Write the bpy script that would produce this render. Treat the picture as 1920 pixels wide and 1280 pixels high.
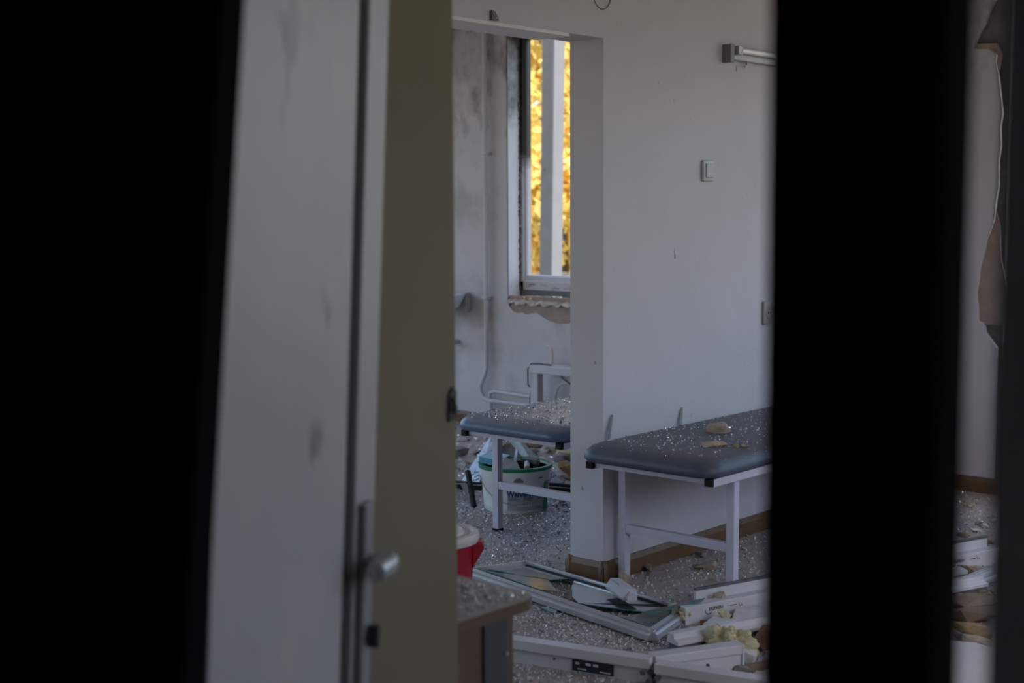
import bpy, bmesh, math, random
from mathutils import Vector, Matrix, noise
from math import radians, sin, cos, pi

for o in list(bpy.data.objects):
    bpy.data.objects.remove(o)
S = bpy.context.scene
COL = S.collection

# ------------------------------------------------------------------ camera
cam_d = bpy.data.cameras.new('camera')
cam = bpy.data.objects.new('camera', cam_d)
COL.objects.link(cam)
yaw, pitch, roll = radians(41.8), radians(5.4), radians(0.3)
fw = Vector((-sin(yaw) * cos(pitch), cos(yaw) * cos(pitch), -sin(pitch)))
r0 = Vector((cos(yaw), sin(yaw), 0))
u0 = r0.cross(fw)
rt = cos(roll) * r0 - sin(roll) * u0
up = sin(roll) * r0 + cos(roll) * u0
cam.matrix_world = Matrix(((rt.x, up.x, -fw.x, 0), (rt.y, up.y, -fw.y, 0), (rt.z, up.z, -fw.z, 1.5), (0, 0, 0, 1)))
cam_d.sensor_width = 36
cam_d.lens = 2550 / 1920 * 36
cam_d.clip_start = 0.02
cam_d.dof.use_dof = True
cam_d.dof.focus_distance = 5.7
cam_d.dof.aperture_fstop = 2.7
S.camera = cam

# ------------------------------------------------------------------ sky, sun, exposure
world = bpy.data.worlds.new('sky')
S.world = world
world.use_nodes = True
wn = world.node_tree
wn.nodes.clear()
wo = wn.nodes.new('ShaderNodeOutputWorld')
bg = wn.nodes.new('ShaderNodeBackground')
sky = wn.nodes.new('ShaderNodeTexSky')
sky.sky_type = 'NISHITA'
sky.sun_disc = False
sky.sun_elevation = radians(60)
sky.sun_rotation = radians(116)
sky.dust_density = 3.2
sky.air_density = 1.0
sky.ozone_density = 1.0
bg.inputs['Strength'].default_value = 0.4
wn.links.new(sky.outputs[0], bg.inputs[0])
wn.links.new(bg.outputs[0], wo.inputs[0])
sun_d = bpy.data.lights.new('sun', 'SUN')
sun_d.energy = 3.4
sun_d.angle = radians(0.6)
sun_d.color = (1.0, 0.93, 0.8)
sun = bpy.data.objects.new('sun', sun_d)
COL.objects.link(sun)
sun.rotation_euler = Vector((0.45, -0.22, 0.866)).to_track_quat('Z', 'Y').to_euler()
S.view_settings.view_transform = 'Standard'
S.view_settings.look = 'None'
S.view_settings.gamma = 1.0
S.view_settings.use_curve_mapping = False
S.view_settings.exposure = 0.6
S.cycles.use_denoising = True
S.cycles.max_bounces = 12
S.cycles.diffuse_bounces = 7
S.cycles.sample_clamp_indirect = 6.0
S.cycles.caustics_reflective = False
S.cycles.caustics_refractive = False

# ------------------------------------------------------------------ materials
MATS = {}


def nd(nt, t, **kw):
    n = nt.nodes.new(t)
    for k, v in kw.items():
        if k in n.inputs:
            n.inputs[k].default_value = v
        else:
            setattr(n, k, v)
    return n


def mat(name, col, rough=0.6, metal=0.0, var=0.12, scale=6.0, bump=0.0, bscale=40.0, spec=0.5, dust=None, dust_amt=0.5, coat=0.0, dscale=9.0):
    """base colour with noise variation, optional fine bump and optional dust settled on upward faces"""
    m = bpy.data.materials.new(name)
    m.use_nodes = True
    nt = m.node_tree
    p = nt.nodes['Principled BSDF']
    p.inputs['Roughness'].default_value = rough
    p.inputs['Metallic'].default_value = metal
    p.inputs['Specular IOR Level'].default_value = spec
    p.inputs['Coat Weight'].default_value = coat
    tc = nd(nt, 'ShaderNodeTexCoord')
    geo = nd(nt, 'ShaderNodeNewGeometry')
    nz = nd(nt, 'ShaderNodeTexNoise', Scale=scale, Detail=5.0, Roughness=0.6)
    nt.links.new(geo.outputs['Position'], nz.inputs['Vector'])
    rp = nd(nt, 'ShaderNodeValToRGB')
    rp.color_ramp.elements[0].position = 0.3
    rp.color_ramp.elements[1].position = 0.7
    rp.color_ramp.elements[0].color = tuple(c * (1 - var) for c in col) + (1,)
    rp.color_ramp.elements[1].color = tuple(min(1, c * (1 + var)) for c in col) + (1,)
    nt.links.new(nz.outputs['Fac'], rp.inputs['Fac'])
    out = rp.outputs['Color']
    if dust is not None:
        sx = nd(nt, 'ShaderNodeSeparateXYZ')
        nt.links.new(geo.outputs['Normal'], sx.inputs[0])
        mr = nd(nt, 'ShaderNodeMapRange')
        mr.inputs['From Min'].default_value = 0.5
        mr.inputs['From Max'].default_value = 0.95
        nt.links.new(sx.outputs['Z'], mr.inputs['Value'])
        n2 = nd(nt, 'ShaderNodeTexNoise', Scale=dscale, Detail=8.0, Roughness=0.75)
        nt.links.new(geo.outputs['Position'], n2.inputs['Vector'])
        m2 = nd(nt, 'ShaderNodeMapRange')
        m2.inputs['From Min'].default_value = 0.35
        m2.inputs['From Max'].default_value = 0.65
        m2.inputs['To Min'].default_value = dust_amt * 0.45
        m2.inputs['To Max'].default_value = dust_amt
        nt.links.new(n2.outputs['Fac'], m2.inputs['Value'])
        mu = nd(nt, 'ShaderNodeMath', operation='MULTIPLY')
        nt.links.new(mr.outputs[0], mu.inputs[0])
        nt.links.new(m2.outputs[0], mu.inputs[1])
        mx = nd(nt, 'ShaderNodeMixRGB')
        mx.inputs['Color2'].default_value = tuple(dust) + (1,)
        nt.links.new(mu.outputs[0], mx.inputs['Fac'])
        nt.links.new(out, mx.inputs['Color1'])
        out = mx.outputs[0]
    nt.links.new(out, p.inputs['Base Color'])
    if bump:
        nb = nd(nt, 'ShaderNodeTexNoise', Scale=bscale, Detail=6.0)
        nt.links.new(geo.outputs['Position'], nb.inputs['Vector'])
        bp = nd(nt, 'ShaderNodeBump', Strength=bump, Distance=0.01)
        nt.links.new(nb.outputs['Fac'], bp.inputs['Height'])
        nt.links.new(bp.outputs[0], p.inputs['Normal'])
    MATS[name] = m
    return m


def blotch(m, col, lo, hi, scale, stretch=(1, 1, 1), zlo=None, zhi=None, detail=6.0, offset=(0, 0, 0)):
    """a stain layer: noise patches mixed over the base colour, optionally fading in between two heights"""
    nt = m.node_tree
    p = nt.nodes['Principled BSDF']
    src = p.inputs['Base Color'].links[0].from_socket
    geo = nd(nt, 'ShaderNodeNewGeometry')
    mp = nd(nt, 'ShaderNodeMapping')
    mp.inputs['Scale'].default_value = stretch
    mp.inputs['Location'].default_value = offset
    nt.links.new(geo.outputs['Position'], mp.inputs[0])
    nz = nd(nt, 'ShaderNodeTexNoise', Scale=scale, Detail=detail, Roughness=0.6)
    nt.links.new(mp.outputs[0], nz.inputs['Vector'])
    val = nz.outputs['Fac']
    if zlo is not None:
        sx = nd(nt, 'ShaderNodeSeparateXYZ')
        nt.links.new(geo.outputs['Position'], sx.inputs[0])
        mz = nd(nt, 'ShaderNodeMapRange')
        mz.clamp = False
        mz.inputs['From Min'].default_value = zlo
        mz.inputs['From Max'].default_value = zhi
        mz.inputs['To Min'].default_value = -0.3
        mz.inputs['To Max'].default_value = 0.35
        nt.links.new(sx.outputs['Z'], mz.inputs['Value'])
        ad = nd(nt, 'ShaderNodeMath', operation='ADD')
        nt.links.new(val, ad.inputs[0])
        nt.links.new(mz.outputs[0], ad.inputs[1])
        val = ad.outputs[0]
    mr = nd(nt, 'ShaderNodeMapRange')
    mr.inputs['From Min'].default_value = lo
    mr.inputs['From Max'].default_value = hi
    nt.links.new(val, mr.inputs['Value'])
    mx = nd(nt, 'ShaderNodeMixRGB')
    mx.inputs['Color2'].default_value = tuple(col) + (1,)
    nt.links.new(mr.outputs[0], mx.inputs['Fac'])
    nt.links.new(src, mx.inputs['Color1'])
    nt.links.new(mx.outputs[0], p.inputs['Base Color'])
    return m


WALL = mat('painted plaster', (0.56, 0.553, 0.57), 0.75, var=0.05, scale=1.5, bump=0.15, bscale=60)
blotch(WALL, (0.2, 0.19, 0.18), 0.715, 0.74, 12.0, (1, 1.6, 0.6), detail=3)
blotch(WALL, (0.48, 0.47, 0.46), 0.55, 0.8, 0.8)
WALLB = mat('painted plaster of window wall', (0.58, 0.555, 0.555), 0.75, var=0.05, scale=1.5, bump=0.2, bscale=50)
blotch(WALLB, (0.13, 0.125, 0.125), 0.6, 0.85, 2.6, (1.6, 1, 1), 1.2, 2.9)
blotch(WALLB, (0.46, 0.43, 0.42), 0.56, 0.66, 2.1)
REVEAL = mat('white window reveal', (0.58, 0.58, 0.60), 0.6, var=0.04, bump=0.1)
blotch(REVEAL, (0.045, 0.043, 0.045), 0.5, 0.95, 5.0, (1, 1, 1), 1.45, 2.6)
MASON = mat('bare masonry', (0.27, 0.22, 0.18), 0.95, var=0.3, scale=14, bump=1.0, bscale=30)
BRICKD = mat('torn grey masonry', (0.13, 0.125, 0.115), 0.95, var=0.4, scale=10, bump=1.0, bscale=35)
UNDER = mat('pinkish undercoat', (0.36, 0.27, 0.225), 0.9, var=0.15, scale=12, bump=0.4)
PLASTR = mat('broken plaster', (0.52, 0.46, 0.40), 0.95, var=0.25, scale=25, bump=0.8, bscale=60)
CEIL = mat('ceiling paint', (0.55, 0.53, 0.5), 0.85, var=0.06)
FLOOR = mat('dusty linoleum', (0.40, 0.34, 0.305), 0.4, var=0.18, scale=2.5, bump=0.15, bscale=90)
blotch(FLOOR, (0.46, 0.42, 0.40), 0.5, 0.68, 3.2, detail=10)
blotch(FLOOR, (0.10, 0.085, 0.078), 0.6, 0.72, 4.0, detail=10, offset=(7, 3, 0))
OLIVE = mat('olive painted partition', (0.165, 0.142, 0.088), 0.8, var=0.05, scale=2)
BACKLIT = mat('black for backlit shade', (0.006, 0.006, 0.006), 0.9, var=0.2, spec=0.1)  # near black stands for the backlit shade of frame and wall
REVEALP = mat('pale soffit panel', (0.75, 0.75, 0.76), 0.6, var=0.05)
CORR = mat('slate corridor paint', (0.8, 0.81, 0.83), 0.8, var=0.1)
BASEB = mat('brown wood skirting', (0.145, 0.078, 0.036), 0.4, var=0.2, scale=8, bump=0.1)
DOORW = mat('white plastic door', (0.335, 0.33, 0.32), 0.4, var=0.04)
blotch(DOORW, (0.10, 0.09, 0.085), 0.645, 0.74, 7.0, (1, 1, 0.5), detail=2.5, offset=(1.3, 0.4, 2.2))
blotch(DOORW, (0.40, 0.37, 0.33), 0.55, 0.75, 3.0)
GASK = mat('black gasket', (0.02, 0.02, 0.02), 0.7)
STEEL = mat('brushed handle metal', (0.45, 0.45, 0.46), 0.35, 0.7, var=0.05)
PLATE = mat('dull grey handle plate', (0.22, 0.215, 0.21), 0.5, 0.3, var=0.05)
LAMPE = mat('grey lamp end cap', (0.2, 0.2, 0.2), 0.5, var=0.05)
DSTEEL = mat('dark lock metal', (0.05, 0.05, 0.052), 0.4, 0.5)
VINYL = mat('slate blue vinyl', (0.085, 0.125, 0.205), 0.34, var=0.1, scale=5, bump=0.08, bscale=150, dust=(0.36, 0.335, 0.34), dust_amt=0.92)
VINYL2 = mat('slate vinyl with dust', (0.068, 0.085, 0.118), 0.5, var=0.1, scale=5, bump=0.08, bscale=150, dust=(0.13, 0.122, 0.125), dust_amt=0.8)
LEGM = mat('lilac white enamel', (0.58, 0.56, 0.64), 0.35, var=0.05)
CAPM = mat('black plastic', (0.008, 0.008, 0.009), 0.6, spec=0.2)
PVC = mat('white window plastic', (0.66, 0.66, 0.66), 0.28, var=0.05, scale=5, dust=(0.56, 0.54, 0.53), dust_amt=0.5)
SOOTPVC = mat('sooty window plastic', (0.5, 0.5, 0.52), 0.4, var=0.05)
blotch(SOOTPVC, (0.012, 0.012, 0.013), 0.42, 0.72, 4.0, (1, 1, 1), 1.45, 2.2)
PVCD = mat('grey profile core', (0.13, 0.13, 0.135), 0.6, var=0.2)
ALU = mat('dull aluminium', (0.52, 0.53, 0.54), 0.38, 0.55, var=0.08)
FOAM = mat('yellow mounting foam', (0.60, 0.52, 0.32), 0.95, var=0.25, scale=14, bump=0.7, bscale=45)
FOAMB = mat('brown aged foam', (0.33, 0.22, 0.10), 0.95, var=0.35, scale=18, bump=0.8, bscale=45)
STONE = mat('tan plaster stone', (0.42, 0.33, 0.25), 0.95, var=0.22, scale=22, bump=0.7, bscale=70)
RUBBLE = mat('grey rubble', (0.27, 0.255, 0.24), 0.95, var=0.35, scale=12, bump=0.7, bscale=60)
RUBBLEW = mat('white plaster flake', (0.58, 0.56, 0.53), 0.9, var=0.15, scale=20, bump=0.4)
BRICKR = mat('red brick fragment', (0.24, 0.12, 0.08), 0.95, var=0.25, scale=16, bump=0.8)
CARD = mat('brown cardboard', (0.22, 0.15, 0.10), 0.85, var=0.15)
WOODD = mat('desk laminate', (0.10, 0.057, 0.033), 0.45, var=0.18, scale=7)
DESKT = mat('desk top laminate', (0.22, 0.17, 0.13), 0.4, var=0.12, dust=(0.36, 0.34, 0.32), dust_amt=0.7)
DARKG = mat('dark grey metal', (0.055, 0.06, 0.068), 0.5, 0.2)
BUCK = mat('white bucket plastic', (0.76, 0.76, 0.73), 0.45, var=0.05)
GREEN = mat('green plastic rim', (0.012, 0.19, 0.085), 0.4, var=0.08)
RED = mat('red plastic bin', (0.40, 0.012, 0.03), 0.35, var=0.08)
CREAM = mat('cream plastic lid', (0.60, 0.55, 0.50), 0.4, var=0.06, dust=(0.45, 0.42, 0.4), dust_amt=0.5)
NAVY = mat('navy print', (0.012, 0.05, 0.16), 0.5, var=0.05)
NAVYP = mat('navy lock plate', (0.014, 0.02, 0.035), 0.45, var=0.1)
INK = mat('black print', (0.025, 0.025, 0.03), 0.6, var=0.05)
REDINK = mat('red print', (0.45, 0.12, 0.08), 0.6, var=0.05)
GREYP = mat('grey label print', (0.36, 0.37, 0.37), 0.6, var=0.06)
MAROON = mat('brown emblem print', (0.09, 0.03, 0.025), 0.6)
CYAN = mat('light blue carton', (0.42, 0.72, 0.85), 0.5, var=0.05)
CYAND = mat('blue carton side', (0.10, 0.33, 0.45), 0.5, var=0.05)
CRAZED = mat('crazed glass', (0.42, 0.47, 0.54), 0.22, var=0.3, scale=18, spec=0.8)
GREYB = mat('grey board', (0.36, 0.36, 0.37), 0.7, var=0.15, scale=6)
PAPER = mat('white paper', (0.62, 0.62, 0.66), 0.8, var=0.05)
PIPE = mat('painted heating pipe', (0.56, 0.55, 0.55), 0.4, var=0.06)
ENAMEL = mat('white ceramic', (0.55, 0.55, 0.56), 0.2, var=0.05)
SWITCH = mat('silver grey switch plastic', (0.43, 0.44, 0.45), 0.3, var=0.03)
LAMPM = mat('grey enamel lamp housing', (0.40, 0.40, 0.40), 0.4, 0.1, var=0.06)
TUBE = mat('unlit lamp tube', (0.75, 0.78, 0.8), 0.06, var=0.02, coat=1.0)
WIREM = mat('grey wire', (0.42, 0.42, 0.43), 0.5)
CABLE = mat('dark cable', (0.06, 0.06, 0.065), 0.6)
TEAL = mat('green glass edge', (0.06, 0.27, 0.23), 0.2, var=0.1)
CRUMB = mat('glass crumbs', (0.72, 0.73, 0.75), 0.07, 0.35, var=0.3, scale=60, spec=1.0, coat=1.0)
CRUMBD = mat('grey grit', (0.20, 0.185, 0.175), 0.9, var=0.5, scale=50)
CRUMBW = mat('white plaster grit', (0.62, 0.60, 0.57), 0.85, var=0.2, scale=50)
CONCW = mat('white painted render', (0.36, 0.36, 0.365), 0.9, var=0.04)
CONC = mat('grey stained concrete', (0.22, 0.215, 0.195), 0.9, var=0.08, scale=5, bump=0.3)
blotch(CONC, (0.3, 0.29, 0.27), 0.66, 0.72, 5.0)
SOIL = mat('leaf strewn ground', (0.25, 0.215, 0.17), 0.95, var=0.4, scale=3)
BARK = mat('dark bark', (0.05, 0.04, 0.03), 0.95, var=0.3, scale=20, bump=0.6)
CARP = mat('blue grey car paint', (0.16, 0.22, 0.28), 0.25, 0.3, var=0.04, coat=0.6)
CARG = mat('dark car glass', (0.02, 0.025, 0.03), 0.08, var=0.02)
TYRE = mat('black tyre rubber', (0.02, 0.02, 0.02), 0.8)


def leaf_mat(name, col):
    m = bpy.data.materials.new(name)
    m.use_nodes = True
    nt = m.node_tree
    nt.nodes.clear()
    o = nd(nt, 'ShaderNodeOutputMaterial')
    geo = nd(nt, 'ShaderNodeNewGeometry')
    nz = nd(nt, 'ShaderNodeTexNoise', Scale=1.7, Detail=3.0)
    nt.links.new(geo.outputs['Position'], nz.inputs['Vector'])
    rp = nd(nt, 'ShaderNodeValToRGB')
    e = rp.color_ramp.elements
    e[0].position, e[1].position = 0.35, 0.65
    e[0].color = (col[0] * 0.78, col[1] * 0.85, col[2], 1)
    e[1].color = (min(1, col[0] * 1.15), col[1], col[2], 1)
    nt.links.new(nz.outputs['Fac'], rp.inputs[0])
    d = nd(nt, 'ShaderNodeBsdfDiffuse')
    t = nd(nt, 'ShaderNodeBsdfTranslucent')
    mx = nd(nt, 'ShaderNodeMixShader')
    mx.inputs[0].default_value = 0.5
    for s in (d, t):
        nt.links.new(rp.outputs[0], s.inputs['Color'])
    nt.links.new(d.outputs[0], mx.inputs[1])
    nt.links.new(t.outputs[0], mx.inputs[2])
    nt.links.new(mx.outputs[0], o.inputs[0])
    return m


LEAFY = leaf_mat('yellow autumn leaves', (0.92, 0.76, 0.25))
LEAFG = leaf_mat('yellow green leaves', (0.78, 0.76, 0.22))
LEAFO = leaf_mat('orange autumn leaves', (0.9, 0.66, 0.2))


def glass_mat(name, tint, refl=1.0):
    m = bpy.data.materials.new(name)
    m.use_nodes = True
    nt = m.node_tree
    nt.nodes.clear()
    o = nd(nt, 'ShaderNodeOutputMaterial')
    fr = nd(nt, 'ShaderNodeFresnel', IOR=1.5)
    tr = nd(nt, 'ShaderNodeBsdfTransparent', Color=tint + (1,))
    gl = nd(nt, 'ShaderNodeBsdfGlossy', Color=(0.95, 0.97, 0.97, 1), Roughness=0.12)
    df = nd(nt, 'ShaderNodeBsdfDiffuse', Color=(0.42, 0.42, 0.41, 1))
    geo = nd(nt, 'ShaderNodeNewGeometry')
    nz = nd(nt, 'ShaderNodeTexNoise', Scale=14.0, Detail=6.0)
    nt.links.new(geo.outputs['Position'], nz.inputs['Vector'])
    mr = nd(nt, 'ShaderNodeMapRange')
    mr.inputs['From Min'].default_value, mr.inputs['From Max'].default_value = 0.35, 0.75
    mr.inputs['To Min'].default_value, mr.inputs['To Max'].default_value = 0.28, 0.6
    nt.links.new(nz.outputs['Fac'], mr.inputs['Value'])
    mx = nd(nt, 'ShaderNodeMixShader')
    mx2 = nd(nt, 'ShaderNodeMixShader')
    nt.links.new(mr.outputs[0], mx.inputs[0])
    nt.links.new(tr.outputs[0], mx.inputs[1])
    nt.links.new(df.outputs[0], mx.inputs[2])
    nt.links.new(fr.outputs[0], mx2.inputs[0])
    nt.links.new(mx.outputs[0], mx2.inputs[1])
    nt.links.new(gl.outputs[0], mx2.inputs[2])
    nt.links.new(mx2.outputs[0], o.inputs[0])
    return m


GLASS = glass_mat('dusty broken glass', (0.80, 0.88, 0.86))
LAMG = glass_mat('cracked glass sheet', (0.55, 0.62, 0.66))


# ------------------------------------------------------------------ mesh helpers
class MB:
    def __init__(s):
        s.v, s.f, s.m = [], [], []

    def add(s, vs, fs, mi=0):
        b = len(s.v)
        s.v += [tuple(v) for v in vs]
        s.f += [tuple(i + b for i in f) for f in fs]
        s.m += [mi] * len(fs)
        return s

    def box(s, a, b, mi=0):
        x0, y0, z0 = a
        x1, y1, z1 = b
        return s.add([(x0, y0, z0), (x1, y0, z0), (x1, y1, z0), (x0, y1, z0), (x0, y0, z1), (x1, y0, z1), (x1, y1, z1), (x0, y1, z1)],
                     [(3, 2, 1, 0), (4, 5, 6, 7), (0, 1, 5, 4), (1, 2, 6, 5), (2, 3, 7, 6), (3, 0, 4, 7)], mi)

    def prism(s, poly, off, mi=0, mside=None):
        """closed polygon (list of 3-D points) pushed along off"""
        n = len(poly)
        off = Vector(off)
        vs = [Vector(p) for p in poly] + [Vector(p) + off for p in poly]
        b = len(s.v)
        s.v += [tuple(v) for v in vs]
        s.f += [tuple(b + i for i in range(n - 1, -1, -1)), tuple(b + n + i for i in range(n))]
        s.m += [mi, mi]
        for i in range(n):
            j = (i + 1) % n
            s.f.append((b + i, b + j, b + n + j, b + n + i))
            s.m.append(mi if mside is None else mside)
        return s

    def bar(s, p0, p1, sec, upv=(0, 0, 1), mi=0):
        """cross-section sec (side, up) swept from p0 to p1"""
        p0, p1 = Vector(p0), Vector(p1)
        d = (p1 - p0).normalized()
        side = d.cross(Vector(upv)).normalized()
        u = side.cross(d)
        return s.prism([p0 + side * a + u * b for a, b in sec], p1 - p0, mi)

    def tube(s, pts, r, seg=10, mi=0, cap=True):
        pts = [Vector(p) for p in pts]
        n = len(pts)
        b = len(s.v)
        prev = None
        for i, p in enumerate(pts):
            d = (pts[min(i + 1, n - 1)] - pts[max(i - 1, 0)]).normalized()
            ref = prev if prev is not None else (Vector((0, 0, 1)) if abs(d.z) < 0.9 else Vector((1, 0, 0)))
            a = (ref - d * ref.dot(d)).normalized()
            prev = a
            c = d.cross(a)
            rr = r[i] if isinstance(r, (list, tuple)) else r
            for k in range(seg):
                t = 2 * pi * k / seg
                s.v.append(tuple(p + a * (cos(t) * rr) + c * (sin(t) * rr)))
        for i in range(n - 1):
            for k in range(seg):
                k2 = (k + 1) % seg
                s.f.append((b + i * seg + k, b + i * seg + k2, b + (i + 1) * seg + k2, b + (i + 1) * seg + k))
                s.m.append(mi)
        if cap:
            s.f.append(tuple(b + k for k in range(seg - 1, -1, -1)))
            s.f.append(tuple(b + (n - 1) * seg + k for k in range(seg)))
            s.m += [mi, mi]
        return s

    def lathe(s, prof, c, seg=40, mi=0, sx=1.0, sy=1.0):
        b = len(s.v)
        n = len(prof)
        for r, z in prof:
            for k in range(seg):
                t = 2 * pi * k / seg
                s.v.append((c[0] + r * cos(t) * sx, c[1] + r * sin(t) * sy, c[2] + z))
        for i in range(n - 1):
            for k in range(seg):
                k2 = (k + 1) % seg
                s.f.append((b + i * seg + k, b + i * seg + k2, b + (i + 1) * seg + k2, b + (i + 1) * seg + k))
                s.m.append(mi)
        if prof[0][0] > 1e-4:
            s.f.append(tuple(b + k for k in range(seg - 1, -1, -1)))
            s.m.append(mi)
        if prof[-1][0] > 1e-4:
            s.f.append(tuple(b + (n - 1) * seg + k for k in range(seg)))
            s.m.append(mi)
        return s

    def build(s, name, mats, parent=None, smooth=False, bevel=0.0, bseg=2, auto=True, sub=0):
        if not isinstance(mats, (list, tuple)):
            mats = [mats]
        me = bpy.data.meshes.new(name)
        if parent is not None:
            off = wloc(parent)
        else:
            xs = [v[0] for v in s.v]
            ys = [v[1] for v in s.v]
            off = Vector(((min(xs) + max(xs)) / 2, (min(ys) + max(ys)) / 2, min(v[2] for v in s.v)))
        me.from_pydata([(v[0] - off.x, v[1] - off.y, v[2] - off.z) for v in s.v], [], s.f)
        for m in mats:
            me.materials.append(m)
        for p, mi in zip(me.polygons, s.m):
            p.material_index = mi
            p.use_smooth = smooth
        bm = bmesh.new()
        bm.from_mesh(me)
        bmesh.ops.recalc_face_normals(bm, faces=bm.faces)
        if bevel:
            bmesh.ops.bevel(bm, geom=bm.edges[:], offset=bevel, segments=bseg, affect='EDGES', profile=0.5, clamp_overlap=True)
            if smooth is None or bseg > 2:
                for f in bm.faces:
                    f.smooth = True
        bm.to_mesh(me)
        bm.free()
        me.update()
        if smooth and auto:
            me.set_sharp_from_angle(angle=radians(40))
        o = bpy.data.objects.new(name, me)
        COL.objects.link(o)
        if parent is not None:
            o.parent = parent
        else:
            o.location = off
        if sub:
            md = o.modifiers.new('soft', 'SUBSURF')
            md.levels = md.render_levels = sub
        return o


def wloc(o):
    v = Vector(o.location)
    while o.parent is not None:
        o = o.parent
        v = v + Vector(o.location)
    return v


def tag(o, label=None, cat=None, group=None, kind=None):
    if label:
        o['label'] = label
    if cat:
        o['category'] = cat
    if group:
        o['group'] = group
    if kind:
        o['kind'] = kind
    return o


def thing(name, loc, label, cat, group=None, kind=None):
    o = bpy.data.objects.new(name, None)
    o.empty_display_size = 0.1
    o.location = loc
    COL.objects.link(o)
    return tag(o, label, cat, group, kind)


def struct(o, label=None, cat=None):
    return tag(o, label, cat, None, 'structure')


def box(name, a, b, m, parent=None, bevel=0.0, bseg=2):
    return MB().box(a, b).build(name, m, parent, bevel=bevel, bseg=bseg)


def ragged(p0, p1, n, amp, rnd, axis):
    """points from p0 to p1 (exclusive of both) with random offsets along axis"""
    p0, p1, ax = Vector(p0), Vector(p1), Vector(axis)
    return [p0.lerp(p1, (i + rnd.uniform(-0.3, 0.3)) / n) + ax * rnd.uniform(-amp, amp) for i in range(1, n)]


def rock_mesh(mb, c, dim, rnd, sub=1, rough=0.22, flat=True, mi=0, rotz=None):
    """an angular broken piece: the convex hull of a few random points"""
    bm = bmesh.new()
    R = Matrix.Rotation(rnd.uniform(0, 6.28) if rotz is None else rotz, 3, 'Z')
    for _ in range(8 + 4 * sub):
        d = Vector((rnd.uniform(-1, 1), rnd.uniform(-1, 1), rnd.uniform(-1, 1)))
        d = d / max(abs(d.x), abs(d.y), abs(d.z)) * rnd.uniform(0.7, 1.0)
        p = d.lerp(d.normalized(), 0.35)
        bm.verts.new(R @ Vector((p.x * dim[0] / 2, p.y * dim[1] / 2, p.z * dim[2] / 2)))
    r = bmesh.ops.convex_hull(bm, input=bm.verts[:])
    used = [v for v in bm.verts if v.link_faces]
    zmin = min(v.co.z for v in used)
    idx = {v: i for i, v in enumerate(used)}
    mb.add([(v.co.x + c[0], v.co.y + c[1], v.co.z - zmin + c[2]) for v in used], [tuple(idx[v] for v in f.verts) for f in bm.faces], mi)
    bm.free()
    return mb


def foam_mesh(c, dim, seed, sub=4, amp=0.45, freq=1.7):
    """one lumpy foam body: a sphere pushed in and out by noise, flat underneath"""
    bm = bmesh.new()
    bmesh.ops.create_icosphere(bm, subdivisions=sub, radius=1.0)
    mb = MB()
    off = Vector((seed * 3.1, seed * 1.7, seed * 0.9))
    vs = []
    for v in bm.verts:
        n1 = noise.noise(v.co * freq + off)
        n2 = noise.noise(v.co * freq * 3.2 + off)
        n3 = noise.noise(v.co * freq * 8.0 + off)
        p = v.co * (1 + amp * n1 + amp * 0.45 * n2 + amp * 0.2 * n3)
        vs.append((c[0] + p.x * dim[0] / 2, c[1] + p.y * dim[1] / 2, c[2] + max(0.0, (p.z + 0.75) * dim[2] / 1.75)))
    idx = {v: i for i, v in enumerate(bm.verts)}
    mb.add(vs, [tuple(idx[v] for v in f.verts) for f in bm.faces])
    bm.free()
    return mb


def rock(name, c, dim, m, seed, label, cat, group=None, sub=2, rough=0.15, rotz=None):
    rnd = random.Random(seed)
    o = rock_mesh(MB(), c, dim, rnd, sub, rough, rotz=rotz).build(name, m)
    return tag(o, label, cat, group)


def text_mesh(txt, size, bold=0.0):
    """flat lettering as verts (x, y) and faces, baseline at 0, starting at x = 0"""
    cu = bpy.data.curves.new('t', 'FONT')
    cu.body = txt
    cu.size = size
    cu.offset = bold
    cu.resolution_u = 3
    ob = bpy.data.objects.new('t', cu)
    COL.objects.link(ob)
    dg = bpy.context.evaluated_depsgraph_get()
    me = bpy.data.meshes.new_from_object(ob.evaluated_get(dg))
    vs = [(v.co.x, v.co.y) for v in me.vertices]
    fs = [tuple(p.vertices) for p in me.polygons]
    bpy.data.objects.remove(ob)
    bpy.data.curves.remove(cu)
    bpy.data.meshes.remove(me)
    return vs, fs


def arc2(c, r, a0, a1, w, n=14):
    vs, fs = [], []
    for i in range(n + 1):
        t = radians(a0 + (a1 - a0) * i / n)
        vs += [(c[0] + cos(t) * (r - w / 2), c[1] + sin(t) * (r - w / 2)), (c[0] + cos(t) * (r + w / 2), c[1] + sin(t) * (r + w / 2))]
    for i in range(n):
        fs.append((2 * i, 2 * i + 1, 2 * i + 3, 2 * i + 2))
    return vs, fs


def rect2(x0, y0, x1, y1):
    return [(x0, y0), (x1, y0), (x1, y1), (x0, y1)], [(0, 1, 2, 3)]


def flat_print(parts, o, ex, ey, lift):
    """2-D print pieces laid on a plane (origin o, axes ex, ey), lifted a hair along lift"""
    mb = MB()
    o, ex, ey, lift = Vector(o), Vector(ex), Vector(ey), Vector(lift)
    for vs, fs in parts:
        mb.add([o + ex * x + ey * y + lift for x, y in vs], fs)
    return mb


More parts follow.
